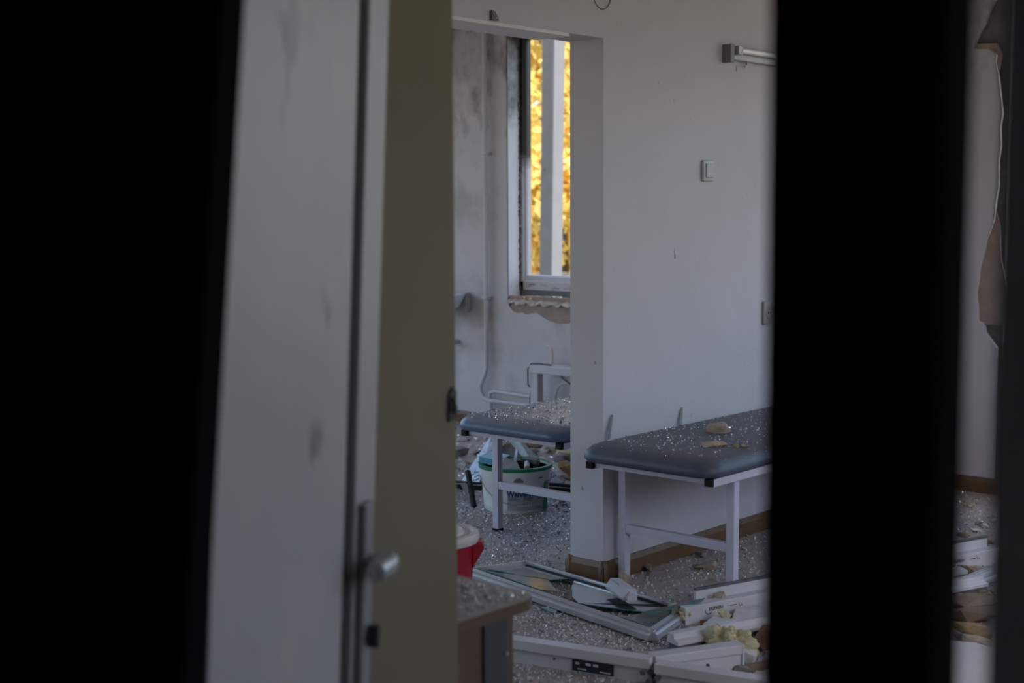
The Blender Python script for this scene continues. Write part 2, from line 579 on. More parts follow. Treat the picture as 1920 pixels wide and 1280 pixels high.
def film_print(parent, o, ex, ey, nrm, length, h):
    """protective-film print repeated along a window profile: arc mark, maker's word, small red stamp"""
    n = Vector(nrm) * 0.0008
    x = 0.04
    row = 0
    word, wf = text_mesh('EKIPAZH', h * 0.27, h * 0.008)
    while x < length - 0.2:
        y = h * (0.5 if row % 2 == 0 else 0.14)
        flat_print([arc2((x + 0.018, y + h * 0.16), h * 0.28, 175, 320, h * 0.05)], o, ex, ey, n).build('film_arc', INK, parent)
        flat_print([([(a + x + 0.018, b + y + h * 0.08) for a, b in word], wf)], o, ex, ey, n).build('film_word', INK, parent)
        flat_print([rect2(x + 0.118, y + h * 0.12, x + 0.150, y + h * 0.17)], o, ex, ey, n).build('film_dash', INK, parent)
        flat_print([rect2(x + 0.160, y + h * 0.03, x + 0.163, y + h * 0.24), rect2(x + 0.163, y + h * 0.03, x + 0.180, y + h * 0.07), rect2(x + 0.172, y + h * 0.07, x + 0.175, y + h * 0.18)], o, ex, ey, n).build('film_stamp', REDINK, parent)
        x += 0.215
        row += 1

# ================================================================== THE SETTING
XW, XB = -3.34, -3.51          # near and far face of the dividing wall
YW = 7.0                       # inner face of the window wall
ZC = 2.9
rnd = random.Random(4)

struct(box('floor', (-8.2, -1.8, -0.15), (1.4, 7.2, 0.0), FLOOR), 'dusty brown linoleum floor strewn with broken glass', 'floor')
struct(box('ceiling', (-8.2, -1.8, ZC), (1.4, 7.2, ZC + 0.2), CEIL), 'pale painted ceiling over both rooms', 'ceiling')
g = box('ground_outside', (-90, -70, -0.95), (70, 90, -0.8), SOIL)
struct(g, 'leaf strewn ground outside the windows', 'ground')

struct(box('wall_added_storeys', (-8.2, 0.9, ZC + 0.2), (1.4, 7.2, 20.0), CONC), 'unseen upper storeys added above the rooms to shade the outdoor pillar', 'wall')  # unseen block, made tall to keep sky and sun off the pillar
# window wall: bare masonry core with a plaster skin
W1X0, W1X1, W1Z0, W1Z1 = -6.29, -4.55, 0.93, 2.74
W2X0, W2X1, W2Z0, W2Z1 = -2.82, 0.75, 0.80, 2.74
m = MB()
ya, yb = YW + 0.025, YW + 0.20
m.box((-8.2, ya, -0.1), (W1X0, yb, ZC + .1))
m.box((W1X0, ya, -0.1), (W1X1, yb, W1Z0 - 0.03))
m.box((W1X0, ya, W1Z1), (W1X1, yb, ZC + .1))
m.box((W1X1, ya, -0.1), (W2X0, yb, ZC + .1))
m.box((W2X0, ya, -0.1), (W2X1, yb, W2Z0))
m.box((W2X0, ya, W2Z1), (W2X1, yb, ZC + .1))
m.box((W2X1, ya, -0.1), (1.4, yb, ZC + .1))
wall_back = m.build('wall_back', BRICKD)
struct(wall_back, 'window wall with torn plaster and soot at the far side', 'wall')
SK = (0, 0.03, 0)


def skin(name, pts, m=WALLB, y0=YW, th=0.03):
    return MB().prism([(x, y0, z) for x, z in pts], (0, th, 0)).build(name, m, wall_back)


skin('plaster', [(-8.2, 0), (W1X0, 0), (W1X0, ZC), (-8.2, ZC)])
skin('plaster', [(W1X1, 0), (XW + 0.01, 0), (XW + 0.01, ZC), (W1X1, ZC)])
skin('plaster', [(W1X0, W1Z1), (W1X1, W1Z1), (W1X1, ZC), (W1X0, ZC)])
top = [(W1X1, 0.80), (-5.0, 0.79), (-5.4, 0.80), (-5.55, 0.815), (-5.66, 0.785), (-5.75, 0.762), (-5.84, 0.757), (-5.92, 0.772), (-5.985, 0.80), (-6.03, 0.822),
       (-6.09, 0.812), (-6.13, 0.806), (-6.17, 0.818), (-6.20, 0.812), (-6.24, 0.820), (-6.27, 0.845), (-6.285, 0.875), (-6.30, 0.89), (W1X0, 0.93)]
skin('plaster', [(W1X0, 0), (W1X1, 0)] + top)
skin('undercoat', [(W1X0 - 0.01, 0.74), (W1X1, 0.74), (W1X1, 0.93), (W1X0 - 0.01, 0.93)], UNDER, YW + 0.007, 0.02)
edge = [(-2.84, 0), (-2.84, 0.78), (-2.905, 0.86), (-2.915, 0.91), (-2.94, 0.92), (-2.945, 1.0), (-2.955, 1.06), (-2.945, 1.13), (-2.94, 1.2), (-2.915, 1.3), (-2.905, 1.36), (-2.875, 1.45),
        (-2.868, 1.55), (-2.857, 1.62), (-2.86, 1.76), (-2.85, 1.83), (-2.856, 1.93), (-2.846, 2.0), (-2.86, 2.1), (-2.875, 2.2), (-2.89, 2.26), (-2.885, 2.3), (-2.93, 2.335), (-3.01, 2.34),
        (-3.0, 2.38), (-2.975, 2.43), (-2.95, 2.47), (-2.935, 2.52), (-2.90, 2.58), (-2.89, 2.66), (-2.86, 2.74), (-2.85, 2.9)]
skin('plaster', [(XW, 0)] + edge + [(XW, ZC)])
skin('plaster', [(W2X0 - .02, 0), (1.4, 0), (1.4, ZC), (W2X1 + .06, ZC), (W2X1 + .03, 2.2), (W2X1 + .05, 1.5), (W2X1 + .02, 0.76), (-1.5, 0.74), (-2.3, 0.76)], WALLB)
skin('undercoat', [(-2.99, 0.9), (-2.80, 0.9), (-2.80, 1.1), (-2.835, 1.25), (-2.845, 1.42), (-2.87, 1.5), (-2.93, 1.40), (-2.98, 1.15)], UNDER, YW + 0.009, 0.02)
skin('undercoat', [(-3.06, 2.27), (-2.94, 2.27), (-2.90, 2.29), (-2.875, 2.22), (-2.86, 2.30), (-2.89, 2.36), (-3.06, 2.37)], UNDER, YW + 0.006, 0.022)
# jagged plaster curl along the tear
mb = MB()
for i in range(10, 22):
    x, z = edge[i]
    x2, z2 = edge[i + 1]
    mb.add([(x - .004, YW - .001, z), (x2 - .004, YW - .001, z2), (x2 + .006, YW - .012, z2), (x + .006, YW - .010, z), (x, YW + .03, z), (x2, YW + .03, z2)],
           [(0, 1, 2, 3), (3, 2, 5, 4), (0, 4, 5, 1)])
mb.build('plaster_edge', RUBBLEW, wall_back)
# rubble ledge where the sill board was torn away
rn = random.Random(11)
mb = MB()
nx, ny = 60, 6
for i in range(nx + 1):
    for j in range(ny + 1):
        x = W1X0 + (W1X1 - W1X0) * i / nx
        y = YW - 0.018 + 0.145 * j / ny
        zz = 0.895 + 0.022 * rn.random() + 0.018 * (j / ny) - (0.03 if j == 0 else 0)
        mb.v.append((x, y + (rn.uniform(-.012, .012) if j == 0 else 0), zz))
for i in range(nx):
    for j in range(ny):
        a = i * (ny + 1) + j
        mb.f.append((a, a + ny + 1, a + ny + 2, a + 1))
        mb.m.append(0)
mb.build('sill_rubble', PLASTR, wall_back)
mb = MB()
for i in range(46):
    x = W1X0 + 0.02 + rn.random() * 1.5
    rock_mesh(mb, (x, YW + rn.uniform(0.0, 0.1), 0.905), (rn.uniform(.015, .05), rn.uniform(.015, .04), rn.uniform(.015, .035)), rn, 1, .3)
o = mb.build('sill_foam_crumbs', FOAM, wall_back)
o['kind'] = 'stuff'

# dividing wall between the two rooms, with a wide opening under a lintel
YJ = 4.283
mb = MB()
mb.box((XB, YJ, 0), (XW, YW + .02, ZC + .05))
mb.box((XB, 2.2, 2.18), (XW, YJ, ZC + .05))
mb.box((XB, 0.98, 0), (XW, 2.2, ZC + .05))
struct(mb.build('wall_divider', WALL), 'pale grey dividing wall with lamp and switch', 'wall')
def side_wall(name, x0, x1, ya, yb, z0, z1, y0, y1, label):
    m = MB()
    m.box((x0, y0, 0), (x1, ya, ZC + .05))
    m.box((x0, yb, 0), (x1, y1, ZC + .05))
    m.box((x0, ya, 0), (x1, yb, z0))
    m.box((x0, ya, z1), (x1, yb, ZC + .05))
    return struct(m.build(name, WALL), label, 'wall')


side_wall('wall_left', -8.2, -7.9, 1.5, 6.4, 0.4, 2.8, 0.9, YW + .02, 'far end wall of the rear room with an opening added for light')  # end-wall opening added and sized to light the rear room
side_wall('wall_right', 1.1, 1.4, 1.8, 5.2, 1.3, 2.85, -1.8, YW + .02, 'side wall of the room with an opening added for light')  # unseen opening, sill and size set to light the main room
# entrance wall: light on the room side, left corridor side blackened for shade
mb = MB()
mb.box((-8.2, 0.98, 0), (-7.7, 1.02, ZC + .05))
mb.box((-7.7, 0.98, 0), (-3.65, 1.02, 0.35))  # opening over this sill added to light the rear room
mb.box((-7.7, 0.98, 2.8), (-3.65, 1.02, ZC + .05))
mb.box((-3.65, 0.98, 0), (-1.50, 1.02, ZC + .05))
mb.box((-0.36, 0.98, 0), (1.4, 1.02, ZC + .05))
mb.box((-1.50, 0.98, 2.35), (-0.36, 1.02, ZC + .05))
struct(mb.build('wall_front', WALL), 'room side of the entrance wall', 'wall')
mb = MB()
mb.box((-0.366, 0.90, 0), (1.1, 0.98, ZC + .05))
struct(mb.build('wall_corridor', CORR), 'unlit slate coloured corridor wall around the entrance', 'wall')
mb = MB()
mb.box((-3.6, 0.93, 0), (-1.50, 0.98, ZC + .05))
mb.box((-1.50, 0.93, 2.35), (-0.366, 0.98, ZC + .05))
struct(mb.build('wall_corridor_left', BACKLIT), 'unlit corridor wall, shade painted black, beside the white door', 'wall')
mb = MB()
mb.box((-3.6, -1.8, 0), (-3.4, 0.93, ZC + .05))
mb.box((-3.6, -1.9, 0), (1.4, -1.75, ZC + .05))
struct(mb.build('wall_corridor_rear', CORR), 'unlit corridor wall behind the viewer', 'wall')
# olive wing wall beside the white door
wing = struct(box('wall_wing', (-1.985, 1.02, 0), (-1.912, 1.966, ZC + .05), OLIVE), 'olive painted short wall behind the white door', 'wall')
lt = thing('wall_hook', (-1.912, 1.94, 1.05), 'small dark hook plate on the edge of the olive wall', 'hook')
MB().prism([(-1.912, 1.940, 1.080), (-1.912, 1.962, 1.086), (-1.912, 1.963, 1.142), (-1.912, 1.952, 1.150), (-1.912, 1.942, 1.135)], (0.006, 0, 0)).build('plate', DSTEEL, lt)
MB().tube([(-1.908, 1.951, 1.128), (-1.900, 1.951, 1.122), (-1.897, 1.951, 1.108), (-1.902, 1.951, 1.100)], 0.004, 8).build('hook', DSTEEL, lt, True)

# skirting
bh = 0.085
sec = [(0, 0), (0.016, 0), (0.016, bh * 0.75), (0.008, bh), (0, bh)]


def skirt(name, p0, p1):
    o = MB().bar(p0, p1, sec).build(name, BASEB)
    return struct(o)


# (section lies to the right of the sweep direction)
tag(skirt('baseboard_divider', (XW, YJ - .016, 0), (XW, YW, 0)), 'brown wooden skirting along the dividing wall under the couch', 'baseboard')
tag(skirt('baseboard_jamb', (XB - .016, YJ, 0), (XW + .016, YJ, 0)), 'brown wooden skirting around the end of the dividing wall', 'baseboard')
tag(MB().bar((-7.9, YW, 0), (XB, YW, 0), sec).build('baseboard_back', BASEB), 'brown wooden skirting under the sooty window', 'baseboard', None, 'structure')
tag(MB().bar((XW, YW, 0), (1.1, YW, 0), sec).build('baseboard_right', BASEB), 'brown wooden skirting under the torn plaster', 'baseboard', None, 'structure')
tag(MB().lathe([(0.021, 0), (0.021, bh * .85), (0.012, bh * 1.04), (0.0, bh * 1.05)], (XW, YJ, 0), 16).build('trim_1', BASEB, None, True), 'rounded brown skirting corner at the wall end', 'trim', None, 'structure')
tag(MB().lathe([(0.021, 0), (0.021, bh * .85), (0.012, bh * 1.04), (0.0, bh * 1.05)], (XB, YJ, 0), 16).build('trim_2', BASEB, None, True), 'rounded brown skirting end cap by the rear room', 'trim', None, 'structure')

# ------------------------------------------------------------------ sooty window frame
win = thing('window_1', (-5.42, YW + .12, W1Z0), 'sooty white plastic window frame without glass', 'window', None, 'structure')
yf = YW + 0.12


def rail(pts, off, name='frame_rail'):
    return MB().prism(pts, off).build(name, SOOTPVC, win)


def wsec(a, s, k=1.0):      # profile across the rail: a outer edge, s direction inwards -> list of (offset, y)
    return [(a, yf), (a + s * .030 * k, yf), (a + s * .034 * k, yf + .007), (a + s * .050 * k, yf + .014), (a + s * .055 * k, yf + .026), (a + s * .055 * k, yf + .06), (a, yf + .06)]


zb = 0.968
rail([(x, y, zb) for x, y in wsec(W1X0 + .002, 1)], (0, 0, W1Z1 - zb))
rail([(x, y, zb) for x, y in wsec(W1X1 - .002, -1)], (0, 0, W1Z1 - zb))
rail([(W1X0 + .002, y, z) for z, y in wsec(zb, 1, 1.85)], (W1X1 - W1X0 - .004, 0, 0))
rail([(W1X0 + .002, y, z) for z, y in wsec(W1Z1 - .002, -1)], (W1X1 - W1X0 - .004, 0, 0))
film_print(win, (W1X0 + .03, yf, zb + .002), (1, 0, 0), (0, 0, 1), (0, -1, 0), 1.5, 0.052)
film_print(win, (W1X0 + .031, yf, zb + .1), (0, 0, 1), (-1, 0, 0), (0, -1, 0), 0.7, 0.028)
MB().box((W1X0 + .002, yf + .005, 0.93), (W1X1, yf + .07, zb)).build('sub_sill', PVCD, win)
mb = MB()
mb.box((W1X0 - .006, YW + .0, W1Z0 - .005), (W1X0 + .004, yf + .001, W1Z1))
mb.build('reveal', REVEAL, win)
mb = MB()
mb.box((W1X1 - .004, YW, W1Z0), (W1X1 + .006, yf, W1Z1))
mb.build('reveal', REVEAL, win)
MB().box((W1X0, YW, W1Z1 - .004), (W1X1, yf, W1Z1 + .006)).build('reveal', REVEAL, win)
mb = MB()
rn = random.Random(5)
for i in range(60):
    z = 0.96 + i * 0.03
    rock_mesh(mb, (W1X0 + .006, yf - .006 + rn.uniform(-.004, .004), z), (rn.uniform(.008, .018), rn.uniform(.01, .03), rn.uniform(.03, .05)), rn, 1, .3)
mb.build('foam_joint', BRICKD, win)['kind'] = 'stuff'

# plain frames for the unseen windows added to light the two rooms
def plain_frame(name, label, axis, at, a0, a1, z0, z1, n):
    f = thing(name, (at, (a0 + a1) / 2, z0) if axis == 'x' else ((a0 + a1) / 2, at, z0), label, 'window', None, 'structure')

    def bx(u0, u1, w0, w1, nm):
        if axis == 'x':
            MB().box((at - .03, u0, w0), (at + .03, u1, w1)).build(nm, PVC, f, bevel=.004)
        else:
            MB().box((u0, at - .03, w0), (u1, at + .03, w1)).build(nm, PVC, f, bevel=.004)
    bx(a0, a1, z0, z0 + .06, 'frame_rail')
    bx(a0, a1, z1 - .06, z1, 'frame_rail')
    bx(a0, a0 + .06, z0 + .06, z1 - .06, 'frame_rail')
    bx(a1 - .06, a1, z0 + .06, z1 - .06, 'frame_rail')
    for k in range(1, n):
        u = a0 + (a1 - a0) * k / n
        bx(u - .03, u + .03, z0 + .06, z1 - .06, 'mullion')


plain_frame('added_window_2', 'wide frame of the unseen window added in the far end wall to light the rear room', 'x', -8.05, 1.5, 6.4, 0.4, 2.8, 3)
plain_frame('added_window_3', 'wide frame of the unseen window added before the rear room for light', 'y', 1.0, -7.7, -3.65, 0.35, 2.8, 3)
plain_frame('added_window_4', 'frame of the unseen window added in the side wall to light the main room', 'x', 1.25, 1.8, 5.2, 1.3, 2.85, 2)

# ------------------------------------------------------------------ entrance: white door leaf, knocked askew
ev, nv = Vector((-0.499, 0.866, 0)), Vector((0.866, 0.499, 0))
HB = Vector((-1.416, 1.0, 0))


def LF(s, n, z):
    p = HB + ev * s + nv * n
    return (p.x - 0.041 * (z - 1.31), p.y + 0.097 * (z - 1.31), z)


def leaf_box(name, s0, s1, n0, n1, z0, z1, m, parent, bevel=0.0, bseg=2):
    vs = [LF(s, n, z) for z in (z0, z1) for s, n in ((s0, n0), (s1, n0), (s1, n1), (s0, n1))]
    return MB().add(vs, [(3, 2, 1, 0), (4, 5, 6, 7), (0, 1, 5, 4), (1, 2, 6, 5), (2, 3, 7, 6), (3, 0, 4, 7)]).build(name, m, parent, bevel=bevel, bseg=bseg)


door = thing('door_1', LF(0.3, 0, 0.0), 'white plastic entrance door leaf with scuffs, hanging askew', 'door', None, 'structure')
Z0d, Z1d = 0.02, 2.08
leaf_box('door_panel', 0.05, 0.580, -0.055, 0.0, Z0d, Z1d, DOORW, door)
leaf_box('gasket', 0.580, 0.632, -0.055, -0.012, Z0d, Z1d, GASK, door)
leaf_box('stile', 0.632, 0.742, -0.055, 0.002, Z0d, Z1d, DOORW, door, 0.003)
pl = leaf_box('handle_plate', 0.645, 0.690, 0.002, 0.018, 0.60, 1.005, PLATE, door, 0.004)
hd = MB()
hd.tube([LF(0.667, 0.008, 0.905), LF(0.667, 0.035, 0.905)], 0.013, 14)
hd.tube([LF(0.667, 0.026, 0.900), LF(0.667, 0.044, 0.902), LF(0.662, 0.054, 0.904), LF(0.645, 0.058, 0.905), LF(0.585, 0.056, 0.908), LF(0.580, 0.056, 0.908)], [0.015, 0.019, 0.020, 0.019, 0.017, 0.010], 16)
hd.build('lever_handle', STEEL, pl, True)
cy = MB()
cy.tube([LF(0.667, 0.008, 0.775), LF(0.667, 0.022, 0.775)], 0.011, 12)
cy.build('lock_cylinder', DSTEEL, pl, True)
ky = MB()
vs = [LF(s, n, z) for z in (0.758, 0.795) for s, n in ((0.663, 0.02), (0.671, 0.02), (0.671, 0.040), (0.663, 0.040))]
ky.add(vs, [(3, 2, 1, 0), (4, 5, 6, 7), (0, 1, 5, 4), (1, 2, 6, 5), (2, 3, 7, 6), (3, 0, 4, 7)])
ky.build('key', DSTEEL, pl)
# entrance frame boards, backlit shade put into the black colour
a, b = (-1.4510, 0.0), (-1.1240, 2.36)
jb = MB().prism([(a[0], 0.895, a[1]), (b[0], 0.895, b[1]), (b[0] - .45, 0.895, b[1]), (a[0] - .25, 0.895, a[1])], (0, 0.03, 0)).build('trim_3', BACKLIT)
struct(jb, 'door frame board, shade painted black, leaning askew beside the white door', 'door frame')
post = thing('door_2', (-0.474, 0.93, 0), 'tall door leaf, shade painted black, standing almost edge-on in the entrance', 'door', None, 'structure')
MB().box((-0.549, 0.905, 0.0), (-0.411, 0.96, 2.345)).build('leaf', BACKLIT, post, bevel=0.003)
MB().box((-0.554, 0.914, 0.0), (-0.549, 0.955, 2.345)).build('lip', BACKLIT, post, bevel=0.002)
MB().box((-0.559, 0.924, 0.0), (-0.554, 0.955, 2.345)).build('rebate', BACKLIT, post, bevel=0.002)
MB().box((-0.495, 0.900, 0.0), (-0.489, 0.905, 2.345)).build('bead', BACKLIT, post, bevel=0.0015)
MB().box((-0.508, 0.901, 0.0), (-0.505, 0.905, 2.345)).build('bead', BACKLIT, post)

struct(MB().box((XB + .002, 2.2, 2.168), (XW - .002, 4.075, 2.18)).build('trim_4', REVEALP), 'pale soffit panel under the lintel of the wide opening', 'trim')  # panel paler than the wall, ends short of the jamb

# ================================================================== OBJECTS
# ------------------------------------------------------------------ examination couches
CPROF = [(0.026, 0.0), (0.008, 0.005), (0.0, 0.016), (0.001, 0.030), (0.009, 0.047), (0.024, 0.061), (0.046, 0.070), (0.08, 0.0755), (0.13, 0.078)]


def cushion_height(x0, x1, y0, y1, ztop):
    """height of the padded top at a point, falling towards the rounded edges"""
    def f(x, y):
        d = min(x - x0, x1 - x, y - y0, y1 - y)
        pr = CPROF[3:]
        for (a, za), (b, zb_) in zip(pr, pr[1:]):
            if d < b:
                return ztop - 0.078 + za + (zb_ - za) * max(0, d - a) / (b - a)
        return ztop
    return f


def couch(x0, x1, y0, y1, ztop, vinyl, label):
    t = thing('examination_couch', ((x0 + x1) / 2, (y0 + y1) / 2, 0), label, 'couch')
    th, rp = 0.078, 0.085
    # cushion: rounded plan, rounded edges
    bm = bmesh.new()
    prof = CPROF
    loops = []
    for inset, z in prof:
        lp = []
        r = max(rp - inset * 0.4, 0.02)
        for cx, cy, a0 in ((x1 - inset - r, y1 - inset - r, 0), (x0 + inset + r, y1 - inset - r, 90), (x0 + inset + r, y0 + inset + r, 180), (x1 - inset - r, y0 + inset + r, 270)):
            for k in range(9):
                tt = radians(a0 + 90 * k / 8)
                lp.append((cx + r * cos(tt), cy + r * sin(tt), ztop - th + z))
        loops.append(lp)
    mb = MB()
    n = len(loops[0])
    for lp in loops:
        mb.v += lp
    for i in range(len(loops) - 1):
        for k in range(n):
            k2 = (k + 1) % n
            mb.f.append((i * n + k, i * n + k2, (i + 1) * n + k2, (i + 1) * n + k))
    mb.f.append(tuple(range(n - 1, -1, -1)))
    mb.f.append(tuple((len(loops) - 1) * n + k for k in range(n)))
    mb.m = [0] * len(mb.f)
    bm.free()
    mb.build('cushion', vinyl, t, True, auto=False)
    zr = ztop - th - 0.002
    ins = 0.022
    rw = 0.03
    xa, xb = x0 + ins, x1 - ins
    for x in (xa, xb - rw):
        MB().box((x, y0 + .055, zr - .03), (x + rw, y1 - .055, zr)).build('side_rail', LEGM, t, bevel=.002)
        for ya, yb in ((y0 + .038, y0 + .058), (y1 - .058, y1 - .038)):
            MB().box((x - .001, ya, zr - .027), (x + rw + .001, yb, zr + .001)).build('rail_cap', CAPM, t, bevel=.002)
    for y in (y0 + .058, y1 - .078):
        MB().box((xa + rw, y, zr - .022), (xb - rw, y + .02, zr)).build('end_rail', LEGM, t, bevel=.0015)
    lw = 0.036
    for y in (y0 + .24, y1 - .24 - lw):
        for x in (xa + .006, xb - lw - .028):
            lg = MB().box((x, y, 0.012), (x + lw, y + lw, zr - .03)).build('leg', LEGM, t, bevel=.003)
            MB().box((x - .001, y - .001, 0.0), (x + lw + .001, y + lw + .001, 0.014)).build('foot', CAPM, lg)
            MB().tube([(x + lw / 2 - .012, y - .003, zr - .02), (x + lw / 2 - .012, y + .003, zr - .02)], .006, 10).build('bolt', DSTEEL, lg)
        MB().box((xa + .006 + lw, y + .003, 0.205), (xb - lw - .028, y + lw - .003, 0.24)).build('stretcher', LEGM, t, bevel=.002)
    return t


C2 = (-3.335, -2.705, 4.10, 6.0, 0.603)
C1 = (-4.325, -3.685, 4.42, 6.32, 0.588)
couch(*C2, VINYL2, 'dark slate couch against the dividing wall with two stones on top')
couch(*C1, VINYL, 'blue grey couch in the rear room behind the lintel, dusted with glass')


# ------------------------------------------------------------------ glass crumbs (nobody could count these)
def crumbs(name, label, regs, seed, mats=(CRUMB, CRUMBD, CRUMBW), wts=(0.78, 0.13, 0.09), avoid=(), zf=None):
    """regs: list of (x0, x1, y0, y1, z, count, smin, smax)"""
    rn = random.Random(seed)
    mb = MB()
    for (x0, x1, y0, y1, z, n, s0, s1) in regs:
        cl = [(rn.uniform(x0, x1), rn.uniform(y0, y1)) for _ in range(max(3, n // 60))]
        for _ in range(n):
            if rn.random() < 0.45:
                c = rn.choice(cl)
                x, y = rn.gauss(c[0], 0.08), rn.gauss(c[1], 0.08)
                if not (x0 < x < x1 and y0 < y < y1):
                    continue
            else:
                x, y = rn.uniform(x0, x1), rn.uniform(y0, y1)
            if any(a < x < b and c < y < d for a, b, c, d in avoid):
                continue
            if zf:
                z = zf(x, y)
            s = s0 + (s1 - s0) * rn.random() ** 2.2
            k = rn.choices((0, 1, 2), wts)[0]
            h = min(s * rn.uniform(0.15, 0.6), 0.0045)
            tz = rn.uniform(0, 6.28)
            tilt = rn.gauss(0, 0.35)
            ax, ay = cos(tz), sin(tz)
            pts = []
            m_ = rn.choice((3, 4, 4, 5))
            for q in range(m_):
                a = 2 * pi * (q + rn.uniform(-.3, .3)) / m_
                r = s * 0.5 * rn.uniform(0.6, 1.2)
                px_, py_ = r * cos(a), r * sin(a) * 0.8
                pts.append((x + px_ * ax - py_ * ay, y + px_ * ay + py_ * ax, px_ * tilt))
            zmin = min(p[2] for p in pts)
            b = len(mb.v)
            mb.v += [(p[0], p[1], z + p[2] - zmin) for p in pts] + [(x + (p[0] - x) * .85, y + (p[1] - y) * .85, z + p[2] - zmin + h) for p in pts]
            mb.f.append(tuple(b + m_ + q for q in range(m_)))
            for q in range(m_):
                q2 = (q + 1) % m_
                mb.f.append((b + q, b + q2, b + m_ + q2, b + m_ + q))
            mb.m += [k] * (m_ + 1)
    me_o = mb.build(name, list(mats))
    return tag(me_o, label, 'broken glass', None, 'stuff')


AV = [(-3.34, 1.0, 7.0, 9), (XB, XW, YJ, 7.0), (-2.9, -2.0, 1.86, 2.34)]
crumbs('floor_glass_crumbs', 'glittering glass crumbs and grit scattered over the floor', [
    (-3.9, -2.0, 2.9, 4.25, 0.0, 24000, 0.0025, 0.0145),
    (-5.2, -3.5, 3.6, 5.6, 0.0, 22000, 0.0025, 0.0145),
    (-7.6, -4.2, 5.2, 6.97, 0.0, 3500, 0.006, 0.04),
    (-3.32, -1.6, 4.2, 6.97, 0.0, 13000, 0.0025, 0.015),
    (-2.0, 0.8, 1.1, 6.9, 0.0, 4000, 0.005, 0.03),
], 21, avoid=AV)
crumbs('couch_glass_crumbs', 'glass crumbs lying on the dark slate couch', [(-3.31, -2.71, 4.13, 5.97, 0.600, 2200, 0.002, 0.0095), (-3.30, -3.0, 4.16, 4.8, 0.600, 30, 0.008, 0.024)], 22, zf=cushion_height(*C2))
crumbs('couch_glass_crumbs', 'glass crumbs lying on the blue grey rear couch', [(-4.30, -3.70, 4.45, 6.3, 0.585, 6000, 0.002, 0.011), (-4.28, -3.75, 4.6, 5.8, 0.585, 60, 0.008, 0.02)], 23, zf=cushion_height(*C1))


# ------------------------------------------------------------------ helper: flat glass pieces with green cut edges
def glass_piece(name, pts, parent, th=0.004, m=GLASS):
    return MB().prism(pts, (0, 0, th), 0, 1).build(name, [m, TEAL], parent)


# slivers of glass standing at the wall behind the couch
for base, tip, w, lab in (((-3.325, 4.290, 0.562), (-3.334, 4.335, 0.680), 0.020, 'curved glass sliver standing at the corner of the dividing wall'),
                          ((-3.325, 4.80, 0.562), (-3.336, 4.83, 0.655), 0.018, 'thin glass sliver leaning on the dividing wall behind the stones')):
    b0, t0 = Vector(base), Vector(tip)
    mid = (b0 + t0) / 2 + Vector((0, -.004, 0.004))
    o = MB().prism([b0 + Vector((0, -w * .3, 0)), b0 + Vector((0, w * .5, 0)), mid + Vector((0, w * .6, 0)), t0 + Vector((0, w * .25, 0)), t0 + Vector((0, -w * .2, .006)), mid + Vector((0, -w * .5, 0))],
                   (0.003, 0, 0), 0, 0).build('glass_sliver', [GLASS, TEAL])
    tag(o, lab, 'glass shard')

TONE = {'grey rubble': 'grey', 'white plaster flake': 'white', 'tan plaster stone': 'tan', 'broken plaster': 'cream'}


def size_word(s):
    return 'tiny' if s < .045 else 'small' if s < .08 else 'middling' if s < .13 else 'large'


def near_word(x, y):
    marks = (('beside the paint bucket', -4.5, 5.0), ('behind the tent of cracked glass', -5.3, 6.1), ('below the white stand', -5.5, 6.6), ('under the heating pipes', -6.2, 6.7),
             ('beside the pale foam block', -4.9, 6.3), ('by the left black bar', -5.3, 5.4), ('behind the rear couch leg', -4.3, 6.1), ('beside the brown foam lump', -4.75, 5.8),
             ('before the rear couch', -4.2, 4.2), ('next to the red bin', -3.7, 3.5), ('in front of the broken sash', -3.1, 3.6), ('beside the T joint frame', -2.5, 3.5),
             ('under the slate couch', -3.0, 4.9), ('beside the printed profile', -2.5, 4.8), ('beside the paper packet', -3.0, 4.05))
    return min(marks, key=lambda m_: (m_[1] - x) ** 2 + (m_[2] - y) ** 2)[0]


# ------------------------------------------------------------------ stones
rock('plaster_stone', (-3.0347, 4.6558, 0.6000), (0.115, 0.075, 0.05), STONE, 31, 'larger tan stone lying on the dark slate couch', 'stone', sub=2, rotz=0.5)
rock('plaster_stone', (-2.8668, 4.3656, 0.6000), (0.12, 0.06, 0.028), STONE, 33, 'flat tan stone on the dark slate couch, nearer the edge', 'stone', sub=2, rotz=0.75)
rock('plaster_crumb', (-2.7778, 4.4404, 0.6000), (0.03, 0.022, 0.016), STONE, 35, 'small tan crumb on the couch beside the larger stone', 'stone', sub=1)
rock('plaster_crumb', (-2.80, 4.42, 0.597), (0.03, 0.026, 0.018), FOAMB, 36, 'small brown crumb near the rounded edge of the slate couch', 'stone', sub=1)
rock('plaster_crumb', (-3.1151, 4.4502, 0.6000), (0.035, 0.018, 0.008), STONE, 37, 'thin tan chip on the slate couch left of the stones', 'stone', sub=1)
rock('plaster_crumb', (-2.7975, 4.1681, 0.6000), (0.025, 0.018, 0.010), RUBBLE, 38, 'dark grey chip on the slate couch below the flat stone', 'stone', sub=1)
rock('plaster_stone', (-3.1467, 4.7352, 0.0000), (0.125, 0.06, 0.035), STONE, 39, 'tan stone on the floor under the slate couch', 'stone', sub=2, rotz=0.7)
rock('plaster_stone', (-3.2725, 4.8986, 0.0000), (0.07, 0.05, 0.03), RUBBLE, 40, 'grey lump on the floor behind the tan stone', 'stone', sub=2)
rock('plaster_stone', (-3.3106, 4.5491, 0.0000), (0.07, 0.04, 0.03), RUBBLE, 41, 'dark lump against the skirting beside the couch leg', 'stone', sub=2)
rock('plaster_stone', (-3.2415, 4.3053, 0.0000), (0.06, 0.05, 0.075), STONE, 42, 'upright tan lump at the foot of the couch leg', 'stone', sub=2)

